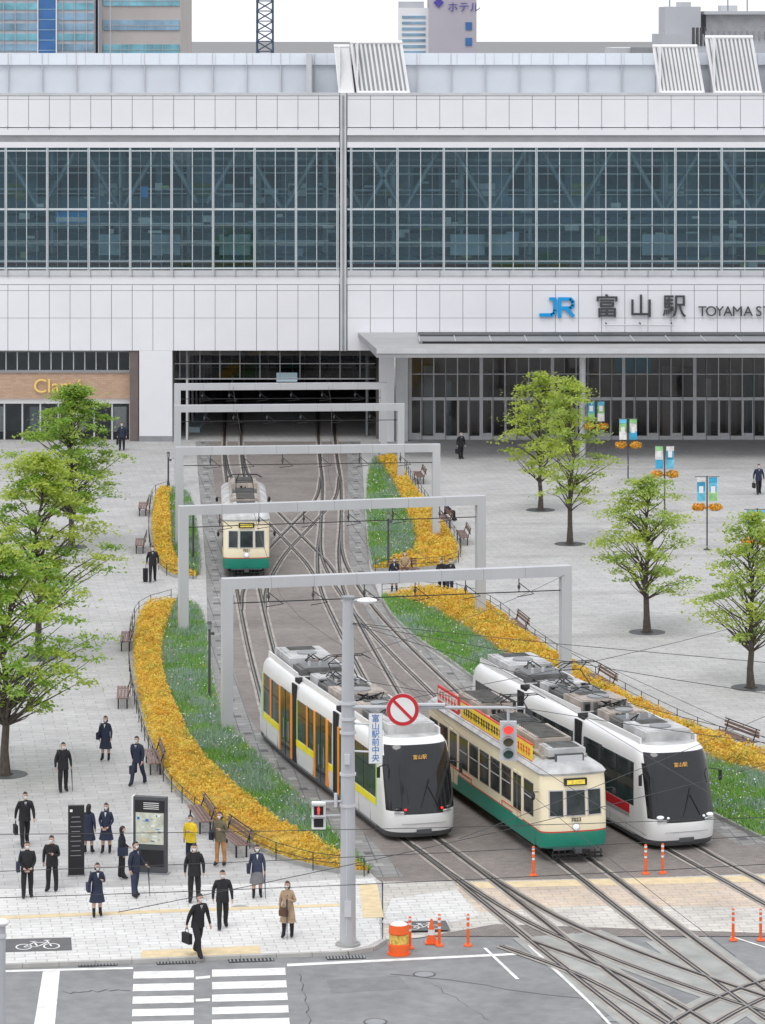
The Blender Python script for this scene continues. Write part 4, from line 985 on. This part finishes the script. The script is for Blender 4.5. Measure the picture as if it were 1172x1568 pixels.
def lrv(name,path,front,scheme,L=18.2,dest='富山駅'):
    mb=MB(); lv=[(.16,1.15,.14),(.34,1.18,.04),(.70,1.2,.0),(.92,1.2,.0),(1.02,1.2,.02),(1.12,1.2,.04),(1.3,1.2,.09),(1.6,1.2,.18),(2.0,1.2,.31),(2.4,1.195,.44),(2.7,1.185,.56),(2.92,1.17,.68),(3.03,1.14,.76),(3.13,1.09,.88),(3.21,1.0,1.02),(3.25,.86,1.2)]
    chin=M('chin_silver',(.35,.36,.37),.3,.4)
    def mf(k,x,y,z,w):
        if k in('f','r'):
            lim=.965-.05*max(0,(z-2.2))
            if 1.02<z<3.0 and abs(x)<w*lim: return glass_dk
            if .92<z<1.02 and abs(x)<w*.9: return glass_dk if abs(x)<w*.5 else lrvwhite
            if z<.30: return dkgrey
        if k=='b': return rubber
        if z<.30: return dkgrey
        return lrvwhite if z<3.2 else roofg
    stack_body(mb,lv,L,.85,2.7,mf)
    def side(y0,y1,z0,z1,mat,o=.010):
        for sx in (-1,1):
            n=max(1,int((y1-y0)/1.2))
            for i in range(n):
                a=y0+(y1-y0)*i/n;b=y0+(y1-y0)*(i+1)/n
                mb.box((sx*(1.2+o/2-.012),(a+b)/2,(z0+z1)/2),(o+.02,b-a,z1-z0),mat)
    or_=M('accent_orange',(.88,.30,.02),.35); ye=M('accent_yellow',(.90,.78,.02),.35); gr=M('accent_green',(.34,.62,.16),.35); re_=M('accent_red',(.58,.02,.03),.35); sil=M('accent_silver',(.5,.5,.52),.3,.3)
    for (a,b) in ((1.55,5.9),(6.9,11.3),(12.3,16.65)):
        side(a,b,1.22,2.62,glass_tr,.012)
        nb=max(2,int((b-a)/1.4))
        for i in range(1,nb): side(a+(b-a)*i/nb-.02,a+(b-a)*i/nb+.02,1.22,2.62,rubber,.018)
        side(a,b,2.10,2.125,rubber,.018)
    doors=((4.4,5.9),(7.6,8.9),(12.3,13.8)) if scheme=='or' else ((4.3,5.8),(12.4,13.9))
    for a,b in doors:
        side(a,b,.32,2.66,glass_tr,.022); side((a+b)/2-.02,(a+b)/2+.02,.32,2.66,rubber,.03)
        for t in (.18,.68): side(a+(b-a)*t,a+(b-a)*t+.03,.9,1.6,sil,.034)
        if scheme=='or':
            side(a-.30,a-.01,.36,2.66,or_,.026); side(b+.01,b+.26,.36,2.66,or_,.026)
    if scheme=='or':
        for a,b in ((1.5,4.08),(9.18,11.6),(14.08,16.8),(6.8,7.28)):
            side(a,b,.96,1.19,ye,.014)
        side(1.42,1.52,.98,2.62,gr,.014); side(16.68,16.84,.98,2.62,gr,.014); side(11.34,11.46,1.2,2.62,gr,.014); side(9.95,10.1,1.22,2.62,or_,.03); side(15.3,15.5,1.22,2.62,or_,.03)
    else:
        for a,b in ((1.9,4.2),(6.9,9.4)):
            side(a,b,.90,1.19,re_,.014); side(a,b,.80,.88,sil,.014)
        side(9.6,16.6,1.04,1.19,sil,.012)
    for y in (6.4,11.8):
        for k in range(5): 
            for sx in (-1,1): mb.box((sx*1.195,y-.24+k*.12,1.72),(.05+(k%2)*.02,.09,2.75),rubber)
            mb.box((0,y-.24+k*.12,3.20),(2.2,.09,.14+(k%2)*.02),rubber)
    side(1.5,16.7,.30,.315,midgrey,.006)
    for y in (2.2,3.6,7.3,9.3,14.4,16.2): side(y,y+.012,.32,.90,midgrey,.004)
    for a,b in ((1.5,6.0),(6.8,11.4),(12.2,16.8)):
        for sx in (-1,1): mb.b2(sx*.97-.03,sx*.97+.03,a,b,3.12,3.40,lrvwhite)
    for y,l,w,h,mt in ((1.5,1.9,1.6,.34,roofg),(3.7,1.0,1.5,.24,roofd),(4.9,1.0,1.4,.30,roofb),(7.0,1.6,1.7,.34,roofb),(8.8,1.3,1.6,.22,roofd),(10.3,1.0,1.5,.30,roofg),(12.4,1.2,1.6,.24,roofd),(14.0,2.4,1.65,.36,roofg)):
        mb.box((0,y+l/2,3.23+h/2),(w,l,h),mt); mb.box((0,y+l/2,3.24+h),(w*.86,l*.86,.03),mt)
        if mt is not roofd:
            mb.tube([(0,y+l*.35,3.24+h),(0,y+l*.35,3.30+h)],w*.22,midgrey,20)
            for q in range(6): mb.box((0,y+l*.62+q*l*.05,3.275+h),(w*.6,.03,.02),roofd)
        else:
            for q in range(int(l/.14)): mb.box((0,y+.1+q*.14,3.27+h),(w*.8,.05,.04),midgrey)
            for sx in (-.5,.5): mb.tube([(sx,y-.15,3.35),(sx,y+l+.15,3.35)],.03,black,6)
            for q in range(3): mb.tube([(-.4+q*.4,y+l*.3,3.25+h),(-.4+q*.4,y+l*.3,3.45+h)],.06,roofg,8)
    for q in range(70):
        r_=random.Random(q+(3 if scheme=='or' else 50)); mb.box((r_.uniform(-.75,.75),r_.choice([3.5,5.95,8.65,10.2,11.35,13.8,6.85,13.7,4.8])+r_.uniform(-.22,.22),3.35),(r_.uniform(.06,.3),r_.uniform(.06,.25),r_.uniform(.15,.42)),r_.choice([roofd,midgrey,black,roofb]))
    for q in range(10):
        r_=random.Random(q); y=r_.choice([3.3,5.8,8.4,10,13.5]); mb.tube([(r_.uniform(-.7,.7),y,3.4),(r_.uniform(-.7,.7),y+.25,3.75),(r_.uniform(-.7,.7),y+.6,3.42)],.025,black,5)
    panto(mb,9.2,3.52,1,.95)
    red=M('tail_lamp_red',(.8,.02,.02),.3,0,0,1,0,1.2); lampw=M('headlamp_glass',(.8,.82,.85),.1,0,0,1,0,.3)
    for sx in (-1,1):
        mb.ell((sx*.86,.14,1.10),(.13,.10,.06),lampw if scheme!='or' else glass_dk,10,6); mb.ell((sx*.62,.055,1.08),(.05,.05,.04),lampw if scheme!='or' else red,8,5)
        mb.box((sx*.80,.10,.98),(.36,.06,.02),chin,sx*.35)
        mb.tube([(sx*1.1,.75,2.45),(sx*1.38,.55,2.42)],.018,black,6); mb.box((sx*1.40,.52,2.25),(.10,.06,.34),black)
    mb.box((0,.005,.62),(1.5,.02,.012),midgrey); mb.box((0,.012,.36),(.5,.03,.14),dkgrey)
    mb.tube([(-.1,.03,1.12),(.25,.26,2.0)],.012,rubber,5); mb.tube([(.5,.04,1.12),(.2,.2,1.75)],.012,rubber,5)
    for y in (2.6,4.0,14.5,15.9):
        for sx in (-1,1): mb.disc((sx*.62,y,.30),.29,steel,'x',16,.12)
    o,f=place(mb,path,front,name)
    p,t=f(.0); ang=math.atan2(t.y,t.x)-math.pi/2
    q=p+Vector((-math.sin(ang),math.cos(ang),0))*.48
    text('destination_display',dest,.16,(q.x,q.y,2.62),(RD(70),0,ang),M('led_amber',(.55,.30,.07),.5,0,0,1,0,.5),o,.004,'CENTER')
    q=p+Vector((-math.sin(ang),math.cos(ang),0))*(.02)
    text('fleet_number','1104' if scheme=='or' else '1102',.16,(q.x-.45,q.y,1.16),(RD(80),0,ang),M('led_white',(.7,.7,.7),.5),o,.004,'CENTER')
    return o
fl=gp(650,1292); lrv('modern_tram',upstream(paths['L'],fl),fl,'or')
fr_=gp(1052,1303); lrv('modern_tram',upstream(paths['R'],fr_),fr_,'red')
cream=M('tram_cream_paint',(.84,.75,.54),.35,0,.07,.9,coat=.2); tgreen=M('tram_green_paint',(.01,.24,.165),.35,0,.15,.9,coat=.2); tred=M('tram_red_line',(.60,.03,.02),.4)
def retro(name,path,front,number,ads=True,L=13.0):
    mb=MB(); W=1.11
    lv=[(.46,W-.02,.05),(.75,W,.0),(.93,W,.0),(.96,W,.0),(1.00,W,.0),(1.30,W,.0),(1.34,W,.01),(1.9,W,.04),(2.28,W,.08),(2.55,W-.01,.11),(2.72,W-.02,.13),(2.80,W+.03,.10),(2.92,W-.06,.2),(3.03,W-.22,.4),(3.10,W-.45,.7)]
    def mf(k,x,y,z,w):
        if z<.95: return tgreen
        if z<1.0: return tred
        if z<2.74: return cream
        if k=='b': return rubber
        return roofg
    stack_body(mb,lv,L,.42,3.2,mf,20,24)
    def side(y0,y1,z0,z1,mat,o=.010):
        for sx in (-1,1): mb.box((sx*(W+o/2-.012),(y0+y1)/2,(z0+z1)/2),(o+.02,y1-y0,z1-z0),mat)
    side(.8,L-.8,.44,.955,tgreen,.012)
    y=.95; k=0
    while y<L-1.4:
        if k in (1,7):
            side(y,y+.95,.62,2.42,cream,.016); side(y+.08,y+.44,1.2,2.34,glass_tr,.024); side(y+.51,y+.87,1.2,2.34,glass_tr,.024); side(y+.465,y+.485,.62,2.42,rubber,.02); y+=1.15
        else:
            side(y,y+.98,1.30,2.36,roofd,.012); side(y+.04,y+.94,1.34,2.32,glass_tr,.018); side(y+.04,y+.94,1.86,1.89,ltgrey,.026); y+=1.17
        k+=1
    for a,b in ((2.2,4.2),(7.5,10.6)): side(a,b,1.14,1.165,tred,.02); 
    for yy in (2.2,4.2,7.5,10.6): side(yy-.012,yy+.012,1.0,1.165,tred,.022)
    for end in (0,1):
        Y=(lambda v:v) if end==0 else (lambda v:L-v)
        for x,w_,yy,rz in ((0,.60,.045,0),(-.63,.42,.078,-.15),(.63,.42,.078,.15)):
            rr=rz if end==0 else -rz; tilt=-RD(4.3) if end==0 else RD(4.3)
            Rm=Matrix.Rotation(rr,3,'Z')@Matrix.Rotation(tilt,3,'X')
            mb.box((x,Y(yy+.004),1.88),(w_+.07,.05,.84),ltgrey,0,Rm); mb.box((x,Y(yy-.010),1.88),(w_,.05,.77),glass_tr,0,Rm)
        mb.tube([(0,Y(-.03),1.13),(0,Y(.08),1.13)],.13,ltgrey,16); mb.ell((0,Y(-.03),1.13),(.105,.03,.105),M('headlamp_glass',(.8,.82,.85),.1),12,6)
        mb.box((0,Y(.06),2.54),(.74,.12,.22),black); mb.box((0,Y(-.005),2.54),(.60,.01,.14),M('led_panel_yellow',(.75,.6,.08),.5,0,.5,14,0,.3))
        for sx in (-1,1):
            mb.ell((sx*.78,Y(.08),1.14),(.04,.03,.04),M('amber_lamp',(.7,.25,.02),.3),8,5); mb.tube([(sx*W,Y(.45),2.2),(sx*(W+.22),Y(.25),2.25)],.015,black,5); mb.ell((sx*(W+.24),Y(.22),2.12),(.07,.03,.13),black,8,6)
        mb.tube([(-.1,Y(-.0),1.46),(.12,Y(.01),1.95)],.01,rubber,5)
        mb.box((0,Y(-.10),.30),(1.7,.06,.05),black); mb.box((0,Y(-.10),.18),(1.7,.06,.04),black)
        for q in range(9): mb.box((-.8+q*.2,Y(-.10),.28),(.03,.05,.26),black)
        mb.box((0,Y(-.16),.42),(.22,.28,.14),dkgrey); mb.box((0,Y(.0),.44),(1.5,.10,.05),dkgrey)
    mb.box((0,L/2,.36),(1.7,L-2.0,.34),rubber)
    for y in (1.9,3.5,L-3.5,L-1.9):
        for sx in (-1,1): mb.disc((sx*.56,y,.33),.32,steel,'x',18,.12); mb.box((sx*.80,y,.36),(.14,.4,.2),dkgrey)
    mb.box((0,L/2,3.14),(1.5,L-2.2,.08),roofb)
    for y,l,h,m_ in ((.9,1.0,.24,roofg),(2.3,2.4,.30,roofb),(5.4,1.6,.20,roofd),(8.4,2.2,.30,roofb)):
        mb.box((0,y+l/2,3.18+h/2),(1.25,l,h),m_); mb.box((0,y+l/2,3.195+h),(1.1,l*.86,.03),m_)
        for q in range(int(l/.2)): mb.box((0,y+.12+q*.2,3.225+h),(.9,.05,.03),roofd)
    for q in range(16):
        r_=random.Random(q+9); mb.box((r_.uniform(-.5,.5),r_.choice([2.1,5.1,7.3,8.2,10.9])+r_.uniform(-.2,.2),3.26),(r_.uniform(.06,.3),r_.uniform(.06,.3),r_.uniform(.1,.3)),r_.choice([roofd,midgrey,black,roofb]))
    mb.box((0,.68,3.16),(.95,.10,.30),dkgrey); mb.box((0,.62,3.16),(.85,.02,.22),ltgrey)
    if ads:
        yl=M('ad_board_yellow',(.85,.60,.05),.5,0,.1,3); rd=M('ad_board_red',(.65,.03,.03),.5)
        for sx in (-1,):
            mb.box((sx*.98,5.3,3.22),(.05,7.6,.50),yl); mb.box((sx*.98,5.3,3.49),(.06,7.7,.04),rd); mb.box((sx*.98,5.3,2.955),(.06,7.7,.04),rd)
            mb.box((sx*.98,10.6,3.26),(.06,2.4,.60),rd); mb.box((sx*.98,10.6,3.26),(.075,2.2,.40),M('ad_white',(.7,.66,.6),.5,0,.3,6))
            for yy in (2,4,6,8,10,11.5): mb.tube([(sx*.98,yy,3.1),(sx*.7,yy,3.1)],.02,black,5)
            for q in range(26):
                r_=random.Random(q); zc=3.22
                yy=1.7+q*.28; mb.box((sx*1.01,yy,zc+.08),(.015,.17,.03),rd if q<12 else black); mb.box((sx*1.012,yy,zc-.05),(.015,.18,.03),rd if q<12 else black); mb.box((sx*1.014,yy+r_.uniform(-.05,.05),zc+.0),(.015,.035,.26),rd if q<12 else black)
            for q in range(6):
                mb.box((sx*1.02,9.75+q*.34,3.26),(.02,.22,.05),rd); mb.box((sx*1.022,9.75+q*.34,3.28),(.02,.05,.28),rd)
    panto(mb,5.6,3.35,1,.9)
    o,f=place(mb,path,front,name)
    p,t=f(0); ang=math.atan2(t.y,t.x)-math.pi/2
    q=p+Vector((math.sin(ang),-math.cos(ang),0))*.03
    text('fleet_number',number,.17,(q.x,q.y,1.30),(RD(90),0,ang),black,o,.004,'CENTER',bold=.003)
    return o
fm=gp(868,1316); retro('vintage_tram',upstream(paths['M'],fm),fm,'7023',True)
ff=gp(376,884); ro=retro('vintage_tram',upstream(paths['L'],ff),ff,'7021',False,12.8)
m=MB(); g=gp(376,884); m.box((g.x-.68,g.y-.06,1.02),(.62,.02,.38),M('ad_poster_green',(.02,.35,.22),.5)); m.box((g.x-.68,g.y-.075,1.06),(.45,.01,.10),white); m.box((g.x-.68,g.y-.075,.92),(.35,.01,.06),white)
a_=m.obj('front_advert',smooth=0); a_.parent=ro; a_.matrix_parent_inverse=Matrix.Translation(ro.location).inverted()
# ================================================================== SIGNAL POLE & SIGNS
pm=M('galvanised_pole',(.50,.51,.53),.4,.25,.1,1.2,streak=True)
redp=M('sign_red',(.60,.02,.03),.4); bluep=M('sign_blue_text',(.02,.16,.50),.4); signw=M('sign_white',(.78,.78,.76),.45,0,.04,2)
x,y=PB.x,PB.y
m=MB(); m.tube([(x,y,0),(x,y,6.9),(x,y,10.0)],[.235,.19,.15],pm,24); m.tube([(x,y,0),(x,y,.06)],.36,conc,20)
m.tube([(x,y,10.0),(x,y,10.06)],.20,midgrey,16)
for z in (4.0,4.9,6.1,6.5,6.95): m.tube([(x,y,z),(x,y,z+.07)],.24,ltgrey,20)
m.tube([(x,y-.1,6.88),(x+5.1,y-.1,6.86)],[.06,.045],pm,10); m.box((x+2.2,y-.12,6.96),(1.2,.22,.05),ltgrey)
m.tube([(x,y,9.92),(x+.5,y-.1,9.98)],.05,pm,8); m.ell((x+.55,y-.12,9.95),(.30,.20,.09),white,14,8)
m.box((x-.02,y-.24,5.4),(.16,.10,.28),ltgrey); m.tube([(x,y,4.15),(x-.75,y-.1,4.15)],.035,pm,8); m.tube([(x,y,3.75),(x-.75,y-.1,3.75)],.03,pm,8)
m.tube([(x-.35,y-.1,4.0),(x-.35,y-.1,4.4)],.05,ltgrey,8)
m.tube([(x-.03,y-.225,.3),(x-.03,y-.2,4.0)],.02,ltgrey,6); m.box((x+.0,y-.25,1.1),(.2,.06,.45),ltgrey)
m.obj('signal_pole')
m=MB(); c=(x+1.58,y-.24,6.83)
m.disc((c[0],c[1]+.02,c[2]),.47,ltgrey,'y',32,.03); m.disc(c,.46,redp,'y',32,.02); m.disc((c[0],c[1]-.014,c[2]),.355,signw,'y',32,.02)
m.box((c[0],c[1]-.030,c[2]),(.78,.012,.085),redp,0,Matrix.Rotation(RD(45),3,'Y')); m.tube([(c[0],y-.1,6.86),(c[0],c[1]+.02,6.86)],.04,ltgrey,8)
m.obj('no_vehicles_sign')
m=MB(); cx,cz=x+.80,6.0; m.box((cx,y-.21,cz),(.40,.03,1.45),ltgrey); m.tube([(x,y,5.6),(cx,y-.17,5.6)],.03,pm,6); m.tube([(x,y,6.4),(cx,y-.17,6.4)],.03,pm,6)
m.box((cx,y-.229,cz),(.37,.006,1.42),signw)
so=m.obj('street_name_sign',smooth=0)
for i,ch in enumerate('富山駅前中央'): text('sign_character',ch,.235,(cx,y-.238,cz+.50-i*.228),rotf,bluep,so,.003,'CENTER')
m=MB(); cx,cz=x+4.62,5.92
m.b2(cx-.24,cx+.24,y-.22,y-.04,cz-.56,cz+.56,ltgrey); m.tube([(cx,y-.1,cz+.56),(cx,y-.1,6.86)],.04,pm,8)
for i,(cc,e) in enumerate((((.75,.05,.04),1.2),((.12,.10,.05),0),((.04,.10,.08),0))):
    zc=cz+.35-i*.35; m.disc((cx,y-.235,zc),.15,M('lens_%d'%i,cc,.3,0,0,1,0,e or None),'y',20,.02)
    for k in range(9):
        a0=math.pi*k/9;a1=math.pi*(k+1)/9
        m.poly([(cx+.16*math.cos(a0),y-.23,zc+.16*math.sin(a0)),(cx+.16*math.cos(a1),y-.23,zc+.16*math.sin(a1)),(cx+.16*math.cos(a1),y-.42,zc-.03+.16*math.sin(a1)),(cx+.16*math.cos(a0),y-.42,zc-.03+.16*math.sin(a0))],midgrey)
m.obj('traffic_light')
m=MB(); cx,cz=x-.84,3.78
m.b2(cx-.2,cx+.2,y-.28,y-.04,cz-.38,cz+.38,signw)
for i in range(2):
    zc=cz+.17-i*.35; m.box((cx,y-.29,zc),(.27,.02,.27),black if i else M('lens_dark',(.03,.01,.01),.3)); 
    if i==0:
        lm=MATS['lens_0']; m.ell((cx,y-.305,zc+.085),(.025,.01,.025),lm,8,5); m.box((cx,y-.305,zc+.02),(.08,.01,.09),lm); m.box((cx,y-.305,zc-.07),(.055,.01,.10),lm)
    m.b2(cx-.19,cx+.19,y-.45,y-.285,zc+.145,zc+.16,midgrey)
m.obj('pedestrian_signal')
def lamp(px,py,h,name='lamp_post'):
    g=gp(px,py); m=MB(); m.tube([(0,0,0),(0,0,.25),(0,0,.26),(0,0,h-.3)],[.085,.085,.055,.05],dkgrey,10); m.tube([(0,0,h-.3),(0,0,h-.08)],.085,midgrey,12); m.tube([(0,0,h-.08),(0,0,h)],[.11,.06],dkgrey,12); m.tube([(0,0,h-.5),(.12,-.12,h-.45)],.03,dkgrey,6); m.box((.14,-.15,h-.45),(.12,.16,.10),dkgrey)
    m.obj(name,(g.x,g.y,0))
lamp(321,1072,3.1); lamp(595,872,2.8); lamp(296,862,2.9); lamp(258,745,2.0)
g=gp(2,1640,-.1); m=MB(); m.tube([(0,0,0),(0,0,3.75)],.115,pm,16); m.ell((0,0,3.78),(.20,.20,.11),signw,14,8); m.tube([(0,0,3.4),(0,0,3.5)],.14,ltgrey,14); m.obj('roadside_pole',(g.x,g.y,-.1))
# ================================================================== BANNER POLES
bask=[M('basket_orange_flowers',(.85,.38,.03),.7,0,.4,8),M('basket_leaves',(.18,.32,.08),.8)]
cols=[(.14,.50,.68),(.30,.60,.25),(.75,.75,.72),(.05,.38,.62)]
def banner(px,py,h,sd):
    g=gp(px,py); rnd=random.Random(sd); m=MB()
    m.tube([(0,0,0),(0,0,h)],.04,dkgrey,8); m.tube([(0,0,0),(0,0,.05)],.18,dkgrey,12); m.tube([(-.62,0,h-.05),(.62,0,h-.05)],.02,dkgrey,6)
    bmats=[M('banner_%d'%i,c,.7,0,.35,2.5) for i,c in enumerate(cols)]
    for sx in (-1,1):
        for k in range(5):
            m.box((sx*.30,.0+.03*math.sin(k*1.3),h-.20-k*.24),(.42,.012,.24),bmats[(sd+(k+sx)//2)%4])
        m.box((sx*.30,-.03,h-.5-.2*(sd%2)),(.22,.006,.35),signw)
        m.tube([(0,0,h-1.65),(sx*.38,0,h-1.65)],.02,dkgrey,6)
        for _ in range(230):
            v=Vector((rnd.gauss(0,1),rnd.gauss(0,1),rnd.gauss(0,1))).normalized()*rnd.uniform(.7,1); p=Vector((sx*.42+v.x*.38,v.y*.32,h-1.58+v.z*.21)); leaf(m,p,.07,bask[0] if rnd.random()<.75 else bask[1],rnd,1.0)
        m.ell((sx*.42,0,h-1.62),(.28,.24,.15),bask[0],10,6)
    m.obj('banner_pole',(g.x,g.y,0),0,30)
banner(913,703,3.6,0);banner(962,737,3.7,1);banner(1018,787,3.75,2);banner(1083,842,3.75,3);banner(1160,900,3.75,4)
# ================================================================== INFO BOARDS
g=gp(117,1341); m=MB(); m.box((0,0,1.1),(.50,.16,2.2),black); m.box((0,0,.02),(.56,.22,.04),midgrey)
for k in range(9): m.box((-.02,-.085,1.85-k*.15),(.26+.04*(k%3),.006,.018),midgrey)
m.box((-.16,-.085,2.05),(.08,.006,.08),signw); m.obj('direction_totem_sign',(g.x,g.y,0),RD(8))
g=gp(231,1337); m=MB(); m.box((0,0,1.2),(1.06,.22,2.4),dkgrey); m.box((-.56,0,1.2),(.05,.24,2.41),signw); m.box((0,-.115,2.12),(.96,.012,.36),black)
mapm=M('map_print',(.58,.60,.50),.4,0,.3,5); m.box((0,-.118,1.42),(.90,.012,.98),mapm)
rnd=random.Random(3)
for k in range(26): m.box((rnd.uniform(-.4,.4),-.128,rnd.uniform(1.0,1.85)),(rnd.uniform(.03,.18),.004+.0005*k,rnd.uniform(.01,.08)),[signw,ypaint,mapm,bluep,CM['grey']][k%5])
for k in range(4): m.box((.05,-.124,2.22-k*.06),(.5,.006,.02),signw)
m.box((0,-.118,.5),(.90,.012,.5),black); m.box((0,0,.02),(1.2,.34,.04),midgrey); m.obj('city_map_board',(g.x,g.y,0),RD(-12))
# ================================================================== DELINEATORS, CONE, DRUM
org=M('delineator_orange',(.85,.13,.02),.45,0,.08,3); refl=M('reflective_white',(.75,.75,.75),.3)
def delin(px,py):
    g=gp(px,py,-.05); z=hz(g.x,g.y)+.01; m=MB(); m.tube([(0,0,0),(0,0,.05),(0,0,.07)],[.13,.11,.05],org,14); m.tube([(0,0,.06),(0,0,.9)],.043,org,10); m.ell((0,0,.9),(.043,.043,.03),org,10,4)
    for zz in (.5,.68,.82): m.tube([(0,0,zz),(0,0,zz+.06)],.046,refl,10)
    m.obj('delineator_post',(g.x,g.y,z))
for q in ((817,1344),(989,1341),(1015,1340),(1123,1438),(1165,1438),(628,1450),(673,1446),(717,1446),(1190,1436)): delin(*q)
g=gp(661,1442,-.05); m=MB(); z=hz(g.x,g.y)+.01; m.box((0,0,.02),(.38,.38,.04),org); m.tube([(0,0,.04),(0,0,.25),(0,0,.45),(0,0,.70)],[.15,.11,.075,.03],org,16); m.tube([(0,0,.25),(0,0,.40)],[.113,.088],refl,16); m.obj('traffic_cone',(g.x,g.y,z))
g=gp(611,1461,-.1); m=MB(); m.tube([(0,0,0),(0,0,.06)],.33,org,24); m.tube([(0,0,.06),(0,0,.30),(0,0,.32),(0,0,.60),(0,0,.62),(0,0,.86)],[.29,.30,.27,.27,.30,.28],org,24); m.tube([(0,0,.33),(0,0,.59)],.278,M('drum_yellow',(.75,.5,.1),.5,0,.5,12),24); m.tube([(0,0,.86),(0,0,.92)],[.25,.15],signw,20); m.obj('traffic_drum',(g.x,g.y,-.1))
# ================================================================== CAMERA, LIGHT, WORLD
cd=bpy.data.cameras.new('camera'); cam=bpy.data.objects.new('camera',cd); scene.collection.objects.link(cam); scene.camera=cam
cam.location=(0,0,CAM_H); cam.rotation_euler=(RD(90),0,0); cd.sensor_fit='VERTICAL'; cd.sensor_height=36; cd.lens=36*F/1568; cd.shift_y=-(784-HY)/1568; cd.clip_end=9000; cd.clip_start=1
w=bpy.data.worlds.new('World'); scene.world=w; w.use_nodes=True; nt=w.node_tree; nt.nodes.clear()
out=nt.nodes.new('ShaderNodeOutputWorld'); bgn=nt.nodes.new('ShaderNodeBackground'); sky=nt.nodes.new('ShaderNodeTexSky')
sky.sky_type='NISHITA'; sky.sun_disc=False; sky.sun_elevation=RD(62); sky.sun_rotation=RD(200); sky.air_density=1.0; sky.dust_density=3.0; sky.ozone_density=1.0
hsv=nt.nodes.new('ShaderNodeHueSaturation'); hsv.inputs['Saturation'].default_value=.25
nt.links.new(sky.outputs[0],hsv.inputs['Color'])
# overcast cloud layer mixed over the clear-sky model
tc=nt.nodes.new('ShaderNodeTexCoord'); nz=nt.nodes.new('ShaderNodeTexNoise'); nz.inputs['Scale'].default_value=2.2; nz.inputs['Detail'].default_value=4
nt.links.new(tc.outputs['Generated'],nz.inputs['Vector'])
cr=ramp(nt,nz.outputs['Fac'],7.6,8.6)
cl=nt.nodes.new('ShaderNodeVectorMath'); cl.operation='SCALE'; cl.inputs[0].default_value=(.97,.99,1.035); nt.links.new(cr,cl.inputs['Scale'])
c2=mixrgb(nt,'MIX',.92,hsv.outputs[0],cl.outputs[0])
nt.links.new(c2,bgn.inputs[0]); nt.links.new(bgn.outputs[0],out.inputs[0]); bgn.inputs[1].default_value=.15
sd=bpy.data.lights.new('sun','SUN'); sd.energy=1.1; sd.angle=RD(24); sd.color=(1,.985,.965); so_=bpy.data.objects.new('sun',sd); scene.collection.objects.link(so_)
el,az=RD(62),RD(200)
dv=Vector((math.sin(az)*math.cos(el),math.cos(az)*math.cos(el),math.sin(el)))
so_.rotation_euler=dv.to_track_quat('Z','Y').to_euler()
scene.view_settings.view_transform='Standard'; scene.view_settings.look='None'; scene.view_settings.exposure=0; scene.view_settings.gamma=1
